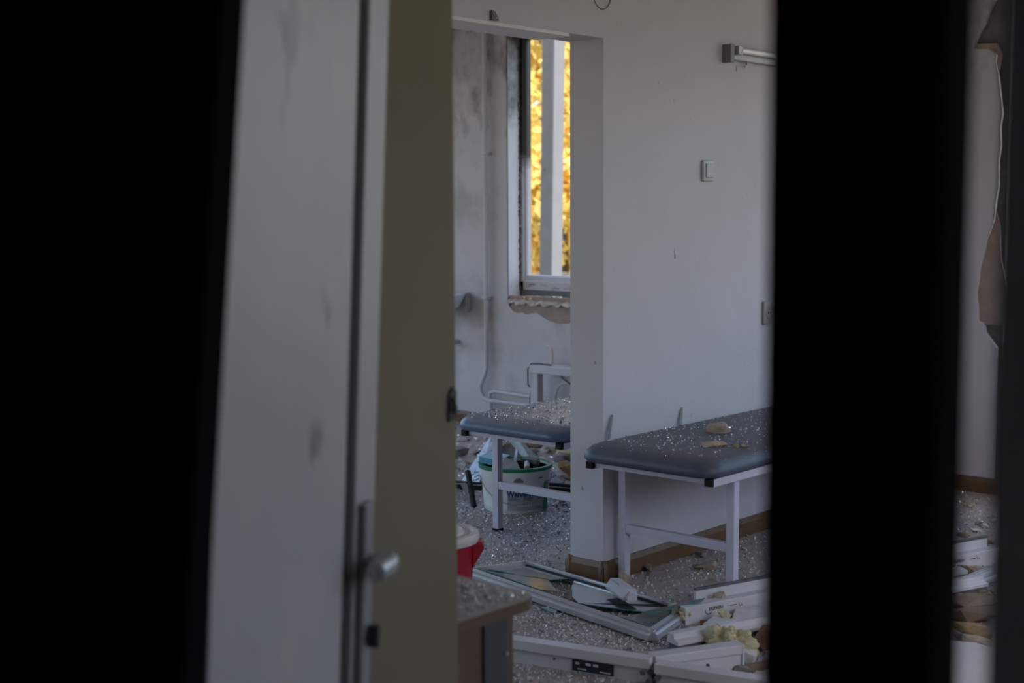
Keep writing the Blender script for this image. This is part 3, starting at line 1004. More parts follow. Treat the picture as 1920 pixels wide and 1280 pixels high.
# ------------------------------------------------------------------ wall lamp, switch, socket, marks on the dividing wall
lamp = thing('wall_lamp', (XW, 5.7, 2.15), 'unlit grey tube lamp fixed high on the dividing wall', 'wall lamp')
MB().box((XW, 5.155, 2.165), (XW + .03, 6.35, 2.225)).build('housing', LAMPM, lamp, bevel=.003)
MB().box((XW, 5.125, 2.150), (XW + .046, 5.157, 2.228)).build('end_cap', LAMPE, lamp, bevel=.003)
MB().box((XW, 6.345, 2.150), (XW + .046, 6.377, 2.228)).build('end_cap', LAMPE, lamp, bevel=.003)
MB().tube([(XW + .048, 5.20, 2.205), (XW + .048, 6.30, 2.205)], 0.013, 14).build('lamp_tube', TUBE, lamp, True)
for y in (5.17, 6.30):
    MB().box((XW + .028, y, 2.185), (XW + .058, y + .035, 2.223)).build('lamp_holder', LAMPM, lamp, bevel=.003)
MB().box((XW + .0302, 5.21, 2.168), (XW + .0308, 5.30, 2.184)).build('sticker', PAPER, lamp)
MB().tube([(XW + .018, 5.30, 2.166), (XW + .018, 5.30, 2.148), (XW + .018, 5.28, 2.142)], 0.006, 8).build('pull_switch', CREAM, lamp, True)
sw = thing('light_switch', (XW, 5.005, 1.64), 'grey rocker light switch on the dividing wall', 'light switch')
MB().box((XW, 4.966, 1.632), (XW + .016, 5.046, 1.722)).build('frame', SWITCH, sw, bevel=.005, bseg=3)
MB().box((XW + .012, 4.982, 1.648), (XW + .022, 5.034, 1.708)).build('rocker', SWITCH, sw, bevel=.003)
so = thing('wall_socket', (XW, 5.53, 0.98), 'grey wall socket low on the dividing wall beside the black post', 'socket')
MB().box((XW, 5.480, 0.975), (XW + .014, 5.57, 1.085)).build('frame', SWITCH, so, bevel=.006, bseg=3)
mb = MB()
c = Vector((XW + .0145, 5.525, 1.03))
for k in range(24):
    a0, a1 = 2 * pi * k / 24, 2 * pi * (k + 1) / 24
    mb.add([c + Vector((0, cos(a) * r, sin(a) * r)) for a, r in ((a0, .03), (a1, .03), (a1, .026), (a0, .026))] + [c + Vector((.003, cos(a) * .028, sin(a) * .028)) for a in (a0, a1)],
           [(0, 1, 5, 4), (4, 5, 2, 3)])
mb.build('socket_ring', SWITCH, so)
for dy in (-.01, .01):
    MB().tube([(XW + .0135, 5.525 + dy, 1.03), (XW + .0150, 5.525 + dy, 1.03)], .004, 10).build('socket_hole', CAPM, so)
mb = MB()
ring = [(XW + .002, 4.271 + .055 * cos(t * pi / 16), 2.345 + .055 * sin(t * pi / 16)) for t in range(33)]
mb.tube(ring, 0.0018, 6)  # thin ring stands for the round junction box trace
tag(mb.build('box_trace_ring', CARD, None, True), 'faint round junction box trace, drawn as a thin ring, on the wall above the lintel end', 'wire')
br = thing('wall_bracket', (XW, 3.64, 2.185), 'small metal bracket on the edge of the lintel', 'bracket')
MB().prism([(XW, 3.625, 2.182), (XW, 3.662, 2.184), (XW, 3.658, 2.195), (XW, 3.640, 2.215), (XW, 3.625, 2.217)], (0.012, 0, 0)).build('plate', PVCD, br)
for yy, zz in ((3.633, 2.205), (3.648, 2.192)):
    MB().tube([(XW + .011, yy, zz), (XW + .015, yy, zz)], .003, 8).build('screw', STEEL, br)
wr = MB().tube([(XB + .01, 3.688, 2.185), (XB + .011, 3.688, 2.12), (XB + .009, 3.687, 2.05), (XB + .011, 3.687, 1.985), (XB + .01, 3.686, 1.955)], 0.0016, 6)
tag(wr.build('hanging_wire', WIREM), 'thin wire hanging from the underside of the lintel', 'wire')

# ------------------------------------------------------------------ heating pipes, radiator stand, wash basin at the window wall
pp = thing('heating_pipe', (-6.47, YW - .05, 0), 'cream vertical heating pipe bending along the wall below the sooty window', 'pipe')
MB().tube([(-6.46, YW - .045, 2.9), (-6.46, YW - .045, 0.42), (-6.475, YW - .05, 0.36), (-6.51, YW - .05, 0.30), (-6.515, YW - .05, 0.25), (-6.49, YW - .05, 0.205), (-6.44, YW - .05, 0.19), (-5.2, YW - .05, 0.19)], 0.017, 12).build('riser', PIPE, pp, True)
MB().tube([(-6.43, YW - .05, 0.20), (-6.425, YW - .05, 0.245), (-6.38, YW - .05, 0.26), (-5.9, YW - .05, 0.245), (-5.2, YW - .05, 0.245)], 0.014, 12).build('return_pipe', PIPE, pp, True)
MB().tube([(-6.42, YW - .05, 0.0), (-6.42, YW - .05, 0.19)], 0.016, 12).build('drop_pipe', PIPE, pp, True)
for z in (0.9, 1.9):
    MB().box((-6.485, YW - .07, z), (-6.435, YW, z + .02)).build('pipe_clip', PIPE, pp, bevel=.003)
rs = thing('radiator_stand', (-5.4, 6.82, 0), 'chipped white open stand below the sooty window', 'stand')
MB().box((-5.885, 6.76, 0.0), (-5.82, 6.82, 0.475)).build('upright', PIPE, rs, bevel=.006)
MB().box((-5.05, 6.76, 0.0), (-4.985, 6.82, 0.475)).build('upright', PIPE, rs, bevel=.006)
MB().box((-5.88, 6.74, 0.445), (-4.98, 6.95, 0.50)).build('top_board', PIPE, rs, bevel=.006)
MB().box((-5.86, 6.93, 0.0), (-5.0, 6.95, 0.45)).build('back_board', PIPE, rs)
tag(MB().tube([(-5.78, 6.86, 0.50), (-5.78, 6.86, 0.57), (-5.785, 6.86, 0.605), (-5.80, 6.86, 0.615), (-5.82, 6.86, 0.612)], 0.012, 10).build('pipe_stub', CREAM, None, True), 'short hooked pipe stub on top of the white stand', 'pipe')
tag(MB().tube([(-5.60, 6.74, 0.44), (-5.52, 6.735, 0.40), (-5.46, 6.735, 0.33), (-5.43, 6.735, 0.26), (-5.41, 6.735, 0.16)], 0.006, 8).build('loose_cable', CABLE, None, True), 'dark cable drooping under the white stand', 'cable')
tag(MB().tube([(-5.74, 6.84, 0.22), (-5.735, 6.84, 0.30), (-5.71, 6.84, 0.36), (-5.66, 6.84, 0.385), (-5.60, 6.84, 0.39)], 0.010, 8).build('loose_hose', PIPE, None, True), 'pale bent hose inside the white stand', 'hose')
tag(MB().tube([(-5.99, 6.9, 0.0), (-5.99, 6.88, 0.25), (-5.96, 6.86, 0.33), (-5.89, 6.745, 0.36), (-5.892, 6.745, 0.47), (-5.86, 6.745, 0.508), (-5.80, 6.75, 0.511), (-5.7, 6.76, 0.507)], 0.005, 8).build('loose_cable', CABLE, None, True), 'dark cable looping over the corner of the white stand', 'cable')
wb = thing('wash_basin', (-6.775, 6.78, 0.785), 'grey white wash basin rim beyond the olive wall', 'wash basin')
MB().lathe([(0.05, 0.0), (0.10, 0.015), (0.16, 0.06), (0.195, 0.12), (0.205, 0.145), (0.198, 0.15), (0.185, 0.145), (0.15, 0.07), (0.08, 0.03), (0.0, 0.025)], (-6.775, 6.78, 0.785), 40).build('bowl', ENAMEL, wb, True)
MB().tube([(-6.86, 6.99, 1.02), (-6.86, 6.90, 1.03), (-6.86, 6.83, 1.02), (-6.86, 6.82, 0.99)], 0.012, 10).build('tap', STEEL, wb, True)
MB().tube([(-6.775, 6.80, 0.82), (-6.775, 6.80, 0.62), (-6.775, 6.84, 0.58), (-6.775, 6.99, 0.58)], 0.018, 10).build('drain_pipe', PIPE, wb, True)
MB().box((-6.82, 6.95, 0.80), (-6.65, 7.0, 0.94)).build('wall_bracket', ENAMEL, wb, bevel=.006)
tag(rock_mesh(MB(), (-5.62, 7.03, 0.925), (0.05, 0.035, 0.03), random.Random(3), 1, .2).build('glass_lump', CYAN), 'small turquoise lump on the broken window ledge', 'lump')

# ------------------------------------------------------------------ paint bucket full of debris
BC = Vector((-4.5454, 5.1057, 0.0000))
bk = thing('paint_bucket', BC, 'white paint bucket with green rim full of scraps under the rear couch', 'bucket')
rb, rt_, hb = 0.160, 0.182, 0.235
MB().lathe([(0.0, 0.004), (rb - .008, 0.0), (rb, 0.008), (rb + .004, 0.05), (rt_ - .008, hb - .045), (rt_ - .004, hb - .04), (rt_ - .003, hb - .01), (rt_ - .012, hb - .008), (rb - .004, 0.02), (0, 0.016)], BC, 56).build('body', BUCK, bk, True)
MB().lathe([(rt_ - .003, hb - .020), (rt_ + .006, hb - .018), (rt_ + .007, hb - .002), (rt_ + .002, hb), (rt_ - .010, hb - .001), (rt_ - .012, hb - .012), (rt_ - .003, hb - .020)], BC, 56).build('rim', GREEN, bk, True)
MB().lathe([(0, hb - .05), (rt_ - .014, hb - .05), (rt_ - .014, hb - .054), (0, hb - .054)], BC, 40).build('fill_of_scraps', RUBBLE, bk)
cam_ang = math.atan2(0 - BC.y, 0 - BC.x)


def on_bucket(parts, name, m, a_off, z0, lift=0.0012):
    """2-D print (x along the wall, y up) wrapped round the bucket, x = 0 at the angle facing the room entrance"""
    mb = MB()
    for vs, fs in parts:
        out = []
        for x, y in vs:
            z = z0 + y
            f = (z - 0.05) / (hb - .045 - .05)
            r = rb + .004 + (rt_ - .012 - rb) * max(0, min(1, f)) + lift
            a = cam_ang + a_off + x / r
            out.append((BC.x + cos(a) * r, BC.y + sin(a) * r, BC.z + z))
        mb.add(out, fs)
    return mb.build(name, m, bk)


def grid_rect(x0, y0, x1, y1, n=10):
    vs, fs = [], []
    for i in range(n + 1):
        x = x0 + (x1 - x0) * i / n
        vs += [(x, y0), (x, y1)]
    for i in range(n):
        fs.append((2 * i, 2 * i + 2, 2 * i + 3, 2 * i + 1))
    return vs, fs


wv, wf = text_mesh('Wandfarbe', 0.042, 0.0022)
wv = [(x * 0.86, y) for x, y in wv]
on_bucket([(wv, wf)], 'lettering', NAVY, -0.26, 0.091)
on_bucket([grid_rect(0, 0, 0.225, 0.074, 14)], 'label_panel', GREYP, -0.25, 0.020)
ln = []
rn = random.Random(9)
for col in range(3):
    for k in range(5):
        ln.append(grid_rect(0.006 + col * .075, 0.040 + k * 0.006, 0.006 + col * .075 + rn.uniform(.04, .062), 0.0425 + k * 0.006, 4))
for k in range(6):
    ln.append(grid_rect(0.15, 0.01 + k * 0.006, 0.15 + rn.uniform(.03, .06), 0.0125 + k * 0.006, 4))
on_bucket(ln, 'label_print', INK, -0.25, 0.020, 0.0018)
on_bucket([grid_rect(0.05, 0.022, 0.14, 0.036, 6)], 'label_bar', PAPER, -0.25, 0.020, 0.0022)
on_bucket([grid_rect(0, 0, 0.05, 0.145, 6)], 'label_edge', GREEN, 0.98, 0.010)
on_bucket([grid_rect(0, 0, 0.03, 0.004, 4)], 'small_print', INK, 0.72, 0.178)
fan = []
for k in range(9):
    a0 = radians(8 + k * 19)
    fan.append(([(0.0, 0.0), (0.026 * cos(a0), 0.026 * sin(a0)), (0.026 * cos(a0 + .2), 0.026 * sin(a0 + .2))], [(0, 1, 2)]))
on_bucket(fan, 'emblem', MAROON, 0.08, 0.162)
hp = []
for k in range(13):
    t = k / 12
    a = cam_ang - 1.35 + 2.7 * t
    hp.append((BC.x + cos(a) * (rt_ + .006), BC.y + sin(a) * (rt_ + .006), BC.z + hb - .05 - 0.13 * sin(pi * t)))
MB().tube(hp, 0.0022, 6).build('wire_handle', STEEL, bk, True)
# scraps in the bucket
zt = hb - 0.05
ct = thing('blue_carton', (BC.x - .08, BC.y - .06, zt), 'light blue carton poking out of the paint bucket', 'carton')
b0 = BC + Vector((-0.140, -0.122, hb + 0.002))
e1, e2, e3 = Vector((0.115, 0.02, -0.012)), Vector((-0.01, 0.10, 0.012)), Vector((0, 0, 0.030))
MB().prism([b0 + e3, b0 + e1 + e3, b0 + e1 + e2 + e3, b0 + e2 + e3], (0, 0, 0.002)).build('top_panel', CYAN, ct)
MB().prism([b0, b0 + e1, b0 + e1 + e2, b0 + e2], e3).build('side_panel', CYAND, ct)
vs2 = arc2((0, 0), 0.010, 0, 360, 0.003, 18)
c0 = b0 + e1 * .55 + e2 * .45 + e3 + Vector((0, 0, .0028))
MB().add([c0 + e1.normalized() * x + e2.normalized() * y for x, y in vs2[0]], vs2[1]).build('round_mark', NAVY, ct)
sh = MB().prism([BC + Vector(p) for p in ((-0.04, -0.10, hb + .004), (0.02, -0.155, hb - .005), (0.035, -0.185, hb - .035), (0.075, -0.165, hb - .012), (0.12, -0.10, hb - .012), (0.06, -0.06, hb + .012), (-0.02, -0.06, hb + .03))], (0.002, 0.004, 0.003))
tag(sh.build('plastic_scrap', GREYB), 'grey triangular scrap hanging over the green bucket rim', 'scrap')
o = MB().prism([BC + Vector(p) for p in ((0.03, 0.0, hb - .04), (0.12, 0.02, hb - .045), (0.125, 0.02, hb + .012), (0.115, 0.022, hb + .022), (0.035, 0.0, hb + .025))], (-0.02, 0.05, 0.0)).build('board_scrap', DARKG, None, bevel=.002)
tag(o, 'dark grey block standing in the paint bucket', 'scrap')
rl = thing('paper_roll', BC + Vector((0.12, -0.03, hb - .03)), 'white paper roll with orange end lying in the bucket', 'roll')
MB().tube([BC + Vector((0.07, 0.01, hb + .005)), BC + Vector((0.125, -0.055, hb - .006))], 0.014, 12).build('roll', PAPER, rl, True)
MB().tube([BC + Vector((0.125, -0.055, hb - .006)), BC + Vector((0.136, -0.068, hb - .009))], 0.013, 12).build('roll_end', FOAMB, rl, True)
rock('brown_scrap', BC + Vector((-0.01, -0.06, hb - .045)), (.07, .05, .05), CARD, 51, 'brown scrap among the rubbish in the bucket', 'scrap')
o = MB().prism([BC + Vector(p) for p in ((-.07, .05, hb - .04), (-.035, .04, hb - .04), (-.03, .05, hb + .05), (-.05, .06, hb + .06))], (.003, .006, 0)).build('paper_scrap', PAPER)
tag(o, 'white paper corner sticking up behind the blue carton', 'paper')

# ------------------------------------------------------------------ red bin with a cream lid
RC = Vector((-3.385, 3.375, 0))
rbn = thing('red_bin', RC, 'red plastic bin with cream lid beside the olive wall', 'bin')
MB().lathe([(0, .003), (.112, 0), (.117, .01), (.128, .20), (.135, .325), (.139, .33), (.139, .345), (.128, .345), (.12, .2), (.108, .015), (0, .012)], RC, 48).build('body', RED, rbn, True)
lid = MB().lathe([(.140, .338), (.150, .336), (.154, .345), (.154, .362), (.148, .370), (.132, .372), (.124, .366), (.116, .364), (.100, .366), (.094, .378), (.088, .382), (.060, .384), (.055, .379), (.03, .379), (0, .380)], RC, 48).build('lid', CREAM, rbn, True)
ha = math.atan2(0.67, 0.74)
hd = MB()
d1 = Vector((cos(ha), sin(ha), 0))
d2 = Vector((-sin(ha), cos(ha), 0))
pr = [(0.128, .330), (0.166, .340), (0.172, .315), (0.155, .285), (0.128, .240)]
hd.prism([RC + d1 * r + d2 * -.035 + Vector((0, 0, z)) for r, z in pr], d2 * .07)
hd.build('handle', RED, rbn, bevel=.004)

# ------------------------------------------------------------------ low desk with glass on it
DX0, DX1, DY0, DY1, DZ = -2.95, -2.005, 1.80, 2.335, 0.62
dk = thing('low_desk', ((DX0 + DX1) / 2, (DY0 + DY1) / 2, 0), 'low brown desk covered with glass crumbs behind the olive wall', 'desk')
r = 0.05
pl_ = [(DX0, DY0), (DX1, DY0)] + [(DX1 - r + r * cos(t * pi / 16), DY1 - r + r * sin(t * pi / 16)) for t in range(9)] + [(DX0, DY1)]
MB().prism([(x, y, DZ - .028) for x, y in pl_], (0, 0, .028)).build('table_top', [DESKT], dk)
mb = MB()
ed = [(DX1 + .001, DY0), (DX1 + .001, DY1 - r)] + [(DX1 - r + (r + .001) * cos(t * pi / 16), DY1 - r + (r + .001) * sin(t * pi / 16)) for t in range(1, 9)] + [(DX0, DY1 + .001)]
for (xa, ya), (xb, yb) in zip(ed, ed[1:]):
    mb.add([(xa, ya, DZ - .028), (xb, yb, DZ - .028), (xb, yb, DZ - .002), (xa, ya, DZ - .002)], [(0, 1, 2, 3)])
mb.build('edge_band', WOODD, dk)
MB().box((DX1 - .045, DY0, 0.02), (DX1 - .025, 2.165, DZ - .028)).build('side_panel', WOODD, dk, bevel=.002)
MB().box((DX1 - .05, 2.165, 0.0), (DX1 - .018, 2.245, DZ - .028)).build('leg', DARKG, dk, bevel=.003)
MB().box((DX1 - .05, 2.245, 0.0), (DX1 - .03, 2.275, DZ - .028)).build('edge_strip', WOODD, dk, bevel=.002)
MB().box((DX0, DY0, 0.0), (DX0 + .03, DY1 - .06, DZ - .028)).build('leg_panel', DARKG, dk)
MB().box((DX0 + .03, DY1 - .10, 0.15), (DX1 - .05, DY1 - .08, DZ - .028)).build('back_panel', WOODD, dk)
MB().lathe([(0.006, 0), (0.006, .006), (0, .008)], (DX1 - .017, 2.235, 0.50), 10).build('screw', STEEL, dk)
crumbs('desk_glass_crumbs', 'glass crumbs heaped on the low brown desk', [(-2.9, -2.02, 1.82, 2.31, DZ, 5200, 0.002, 0.010), (-2.18, -2.06, 2.22, 2.30, DZ, 60, 0.006, 0.014)], 24)

# ------------------------------------------------------------------ broken sash on the floor in front of the dividing wall
A1, A2, A3, A4 = [Vector(p) for p in ((-3.8192, 3.9731, 0.0350), (-3.7121, 4.2358, 0.0350), (-2.8065, 4.1119, 0.0350), (-2.7336, 3.7830, 0.0350))]
for p in (A1, A2, A3, A4):
    p.z = 0.0
sa = thing('broken_sash', (A1 + A3) / 2, 'broken aluminium sash with cracked glass lying before the wall end', 'window sash')
ssec = [(-.019, 0.008), (.019, 0.008), (.019, .030), (.010, .036), (-.005, .036), (-.019, .044)]
for pa, pb in ((A1, A4), (A4, A3), (A3, A2), (A2, A1)):
    MB().bar(pa, pb, ssec).build('sash_rail', ALU, sa, bevel=.0015)
for pa, pb in ((A1, A4), (A3, A2)):
    d = (pb - pa).normalized()
    s = Vector((d.y, -d.x, 0))
    MB().bar(pa - s * .026 + d * .03, pb - s * .026 - d * .03, [(-.004, .018), (.004, .018), (.004, .032), (-.004, .032)]).build('sash_gasket', GASK, sa)
gz = .024
for pts in ([(-3.7746, 4.0546, 0.0240), (-3.7127, 4.2329, 0.0240), (-3.4233, 4.1711, 0.0240), (-3.4700, 4.0992, 0.0240), (-3.5752, 4.0726, 0.0240), (-3.7049, 4.0701, 0.0240)],
            [(-3.7608, 4.0332, 0.0240), (-3.6741, 4.0525, 0.0240), (-3.4885, 4.1045, 0.0240), (-3.3347, 3.9908, 0.0240), (-3.4112, 3.9648, 0.0240)],
            [(-3.4019, 4.1789, 0.0240), (-3.1380, 4.1405, 0.0240), (-2.8498, 4.1055, 0.0240), (-2.8579, 4.1625, 0.0240), (-2.9189, 3.9919, 0.0240), (-3.0972, 3.9378, 0.0240), (-3.1724, 3.9193, 0.0240), (-3.2453, 3.9702, 0.0240), (-3.3419, 4.0851, 0.0240)],
            [(-2.9428, 3.8833, 0.0240), (-2.8607, 4.1142, 0.0240), (-2.8025, 3.9870, 0.0240), (-2.7833, 3.8516, 0.0240)]):
    glass_piece('glass_piece', pts, sa)
g2 = thing('glass_strip', (-2.7571, 3.9554, 0.0600), 'long green edged glass strip lying over the sash corner', 'glass shard')
glass_piece('strip', [Vector(p) for p in ((-2.8798, 3.9286, 0.0460), (-2.8495, 3.9198, 0.0460), (-2.7390, 4.0990, 0.0750), (-2.7520, 4.1428, 0.0750))], g2)
g3 = thing('glass_strip', (-3.3112, 3.8796, 0.0000), 'thin glass splinter on the floor before the broken sash', 'glass shard')
glass_piece('strip', [Vector(p) for p in ((-3.3040, 3.8398, 0.0040), (-3.2119, 3.8094, 0.0040), (-3.2231, 3.9657, 0.0040), (-3.2488, 3.8689, 0.0040))], g3)
# white packet
pk = thing('paper_packet', (-3.0622, 4.0506, 0.0450), 'crumpled white paper packet lying across the broken sash', 'packet')
p0, p1 = Vector((-3.1512, 4.1066, 0.0500)), Vector((-3.0045, 4.0207, 0.0500))
d = (p1 - p0).normalized()
MB().bar(p0, p1, [(-.030, -.005), (.030, -.002), (.036, .012), (.012, .042), (-.026, .038)]).build('packet_body', PAPER, pk, bevel=.003)
MB().bar(p1 - d * .005, p1 + d * .02, [(-.020, 0.0), (.020, 0.0), (.022, .012), (.006, .034), (-.016, .030)]).build('folded_end', PAPER, pk, bevel=.002)
sd = Vector((d.y, -d.x, 0))
mb = MB()
for k in range(5):
    q = p0 + d * (.02 + k * .016)
    mb.bar(q, q + d * .010, [(.0125, .0425), (.018, .0372), (.0178, .0368), (.0122, .0422)])
mb.build('faint_writing', GREYP, pk)

# ------------------------------------------------------------------ printed frame profile (B) and stepped profile (C)
B0, B1 = Vector((-2.755, 4.02, 0)), Vector((-2.235, 5.65, 0))
dB = (B1 - B0).normalized()
sB = Vector((dB.y, -dB.x, 0))
pb_ = thing('window_profile', (B0 + B1) / 2, 'long white window profile with printed film lying at the couch leg', 'window profile')
MB().bar(B0, B1, [(0.0, 0.0), (0.0, 0.068), (-0.045, 0.068), (-0.05, 0.050), (-0.09, 0.050), (-0.09, 0.0)]).build('profile_body', PVC, pb_, bevel=.002)
MB().bar(B0 + dB * .12, B1, [(-0.09, 0.0), (-0.09, 0.092), (-0.104, 0.092), (-0.104, 0.0)]).build('rear_flange', PVC, pb_, bevel=.0015)
MB().bar(B0 + dB * .12, B1, [(-0.089, 0.090), (-0.089, 0.099), (-0.105, 0.099), (-0.105, 0.090)]).build('gasket', PVCD, pb_)
film_print(pb_, B0 + dB * .05 + Vector((0, 0, .004)), dB, (0, 0, 1), sB, 1.6, 0.062)
mb = MB()
rn = random.Random(61)
for k in range(26):
    q = B0 + dB * rn.uniform(-.01, .03) + sB * rn.uniform(-.10, .004) + Vector((0, 0, rn.uniform(0, .05)))
    rock_mesh(mb, q, (.022, .022, .025), rn, 1, .3)
for k in range(60):
    q = B0 + dB * rn.uniform(0.18, 1.5) + sB * rn.uniform(0, .012) + Vector((0, 0, rn.uniform(0, .006)))
    rock_mesh(mb, q, (.04, .02, .02), rn, 1, .3)
mb.build('foam_crust', FOAM, pb_)['kind'] = 'stuff'
rock('foam_lump', (-2.7344, 4.2163, 0.0500), (.055, .05, .05), STONE, 62, 'tan lump caught in the channel of the printed profile', 'lump')
C0, C1 = Vector((-2.565, 3.70, 0)), Vector((-2.075, 5.10, 0))
dC = (C1 - C0).normalized()
sC = Vector((dC.y, -dC.x, 0))
pc_ = thing('window_profile', (C0 + C1) / 2, 'stepped white window profile with foam along its lower edge', 'window profile')
MB().bar(C0, C1, [(0.0, 0.042), (0.0, 0.056), (-.022, 0.06), (-.026, 0.078), (-.060, 0.078), (-.065, 0.042)]).build('profile_body', PVC, pc_, bevel=.002)
MB().bar(C0 + dC * .01, C1, [(-0.004, 0.0), (-0.004, 0.042), (-.065, 0.042), (-.065, 0.0)]).build('profile_core', PVCD, pc_)
mb = MB()
rn = random.Random(63)
for k in range(110):
    s = rn.uniform(0.03, 1.55)
    q = C0 + dC * s + sC * rn.uniform(-.005, .012) + Vector((0, 0, rn.uniform(0.0, .024)))
    rock_mesh(mb, q, (.035, .02, .018), rn, 1, .3)
mb.build('foam_crust', FOAM, pc_)['kind'] = 'stuff'
o = MB().prism([Vector(p) for p in ((-2.6453, 3.9701, 0.0300), (-2.6711, 4.0916, 0.0300), (-2.5990, 4.0854, 0.0300), (-2.6588, 4.2076, 0.0300), (-2.6122, 4.3935, 0.0300), (-2.2883, 5.3234, 0.0300), (-2.2324, 5.2726, 0.0300), (-2.5130, 4.2280, 0.0300), (-2.5713, 4.0422, 0.0300))], (0, 0, .012)).build('plaster_sheet', RUBBLEW)
tag(o, 'broken white board lying between the two window profiles', 'board')
rock('brick_piece', (-2.6740, 4.0477, 0.0000), (.07, .05, .035), BRICKR, 64, 'small pink brick piece beside the broken white board', 'brick')
rock('foam_lump', (-2.6423, 4.1033, 0.0350), (.09, .04, .025), FOAM, 65, 'foam scrap lying on the broken white board', 'foam')
# yellow foam chunk
fc = foam_mesh((-2.4382, 3.8282, 0.0000), (0.15, 0.11, 0.10), 2.3, 5, 0.5, 1.9)
tag(fc.build('foam_chunk', FOAM, None, True, auto=False), 'big lumpy yellow foam chunk beside the stepped profile', 'foam')
rock('foam_block', (-2.3679, 3.8165, -0.0000), (.075, .06, .06), RUBBLEW, 67, 'smooth white foam block at the foot of the yellow chunk', 'foam')
rock('brick_piece', (-2.4073, 3.9821, 0.0000), (.14, .10, .09), BRICKR, 68, 'red brown brick piece beside the yellow foam chunk', 'brick')
rock('foam_lump', (-2.6111, 3.8599, 0.0000), (.08, .05, .04), FOAMB, 69, 'brown foam scrap at the end of the stepped profile', 'foam')
rock('foam_lump', (-2.5539, 3.7281, -0.0000), (.09, .05, .03), RUBBLEW, 70, 'pale foam scrap before the end of the stepped profile', 'foam')

# ------------------------------------------------------------------ foreground frame with T joint (D, E, F)
fr = thing('broken_window_frame', (-2.5, 3.42, 0), 'broken white window frame with T joint and navy lock in front', 'window frame')
D0, D1 = Vector((-2.99, 3.28, 0)), Vector((-2.475, 3.425, 0))
E1 = Vector((-1.88, 3.585, 0))
dD = (D1 - D0).normalized()
sD = Vector((dD.y, -dD.x, 0))
MB().bar(D0, D1 - dD * .006, [(0, .052), (0, .085), (-.05, .085), (-.055, .05), (-.055, 0), (-.016, 0), (-.016, .052)]).build('frame_rail', PVC, fr, bevel=.002)
MB().bar(D1 + dD * .012, E1, [(0.012, .045), (0.012, .078), (-.04, .078), (-.045, .045), (-.045, 0), (-.004, 0), (-.004, .045)]).build('frame_rail', PVC, fr, bevel=.002)
F0 = D1 - sD * .03
F1 = Vector((-2.335, 3.735, 0))
MB().bar(F0, F1, [(0.0, 0.0), (0.0, .055), (.004, .06), (.004, .088), (-.05, .088), (-.05, 0)]).build('mullion', PVC, fr, bevel=.002)
dF = (F1 - F0).normalized()
sF = Vector((dF.y, -dF.x, 0))
MB().bar(F1 - dF * .002, F1 + dF * .005, [(0.006, 0.0), (0.006, .09), (-.052, .09), (-.052, 0)]).build('mullion_end', PVC, fr)
MB().tube([F0 + dF * .19 + Vector((0, 0, .035)) + sF * -.002, F0 + dF * .19 + Vector((0, 0, .035)) + sF * .004], .006, 10).build('screw', DSTEEL, fr)
mb = MB()
rn = random.Random(71)
for k in range(14):
    rock_mesh(mb, D1 + dD * rn.uniform(-.03, .03) + sD * rn.uniform(-.03, .005) + Vector((0, 0, rn.uniform(.0, .06))), (.022, .02, .02), rn, 1, .3)
mb.build('torn_joint', PVCD, fr)['kind'] = 'stuff'
q = D0 + dD * .255 + sD * -.0155
lk = MB().bar(q + Vector((0, 0, .008)), q + dD * .145 + Vector((0, 0, .008)), [(0, 0), (.004, 0), (.004, .036), (0, .036)]).build('lock_plate', NAVYP, fr)
mb = MB()
for a, b, z0, z1 in ((.012, .026, .022, .030), (.048, .066, .022, .030), (.074, .092, .022, .030), (.02, .05, .006, .010), (.098, .135, .005, .009)):
    mb.bar(q + dD * a + Vector((0, 0, .008)), q + dD * b + Vector((0, 0, .008)), [(.004, z0), (.0048, z0), (.0048, z1), (.004, z1)])
mb.build('lock_mark', PAPER, lk)
MB().tube([D0 + dD * .19 + sD * -.017 + Vector((0, 0, .035)), D0 + dD * .19 + sD * -.013 + Vector((0, 0, .035))], .004, 10).build('screw', DSTEEL, fr)
rock('foam_lump', (-2.3217, 3.7167, 0.0000), (.07, .045, .03), RUBBLE, 72, 'grey scrap behind the front frame rail', 'debris')
o = MB().prism([Vector(p) for p in ((-2.3457, 3.7096, 0.0000), (-2.2979, 3.8700, 0.0000), (-2.2518, 3.8604, 0.0000), (-2.3292, 3.6965, 0.0000))], (0, 0, .018)).build('wood_lath', CARD)
tag(o, 'brown lath lying between the foam chunk and front frame', 'lath')

# ------------------------------------------------------------------ things seen through the gap beside the black door leaf
rock('foam_lump', (-2.2559, 5.3661, 0.0000), (.14, .08, .05), STONE, 81, 'tan foam lump at the profile seen beside the black post', 'foam')
o = MB().bar(Vector((-2.1475, 4.9532, 0.0200)), Vector((-2.1179, 5.3443, 0.0200)), [(0, 0), (0, .012), (-.02, .012), (-.022, .022), (-.045, .022), (-.047, .03), (-.07, .03), (-.07, 0)]).build('metal_ledge', ALU, None, bevel=.001)
tag(o, 'shiny ribbed metal ledge seen beside the black post', 'metal ledge')
for i, (x, y, dx, dy, dz, m_, lab) in enumerate(((-2.071, 4.949, .26, .16, .05, CARD, 'brown cardboard sheet scrap below the shiny metal ledge'),
                                                 (-1.977, 4.760, .22, .14, .06, CARD, 'brown plaster slab below the cardboard scrap'),
                                                 (-1.913, 4.566, .20, .12, .05, FOAMB, 'rusty brown slab beside the black post'),
                                                 (-1.830, 4.428, .18, .1, .05, STONE, 'tan plaster chunk behind the white sill board'))):
    rock('debris_slab', (x, y, 0), (dx, dy, dz), m_, 90 + i, lab, 'debris')
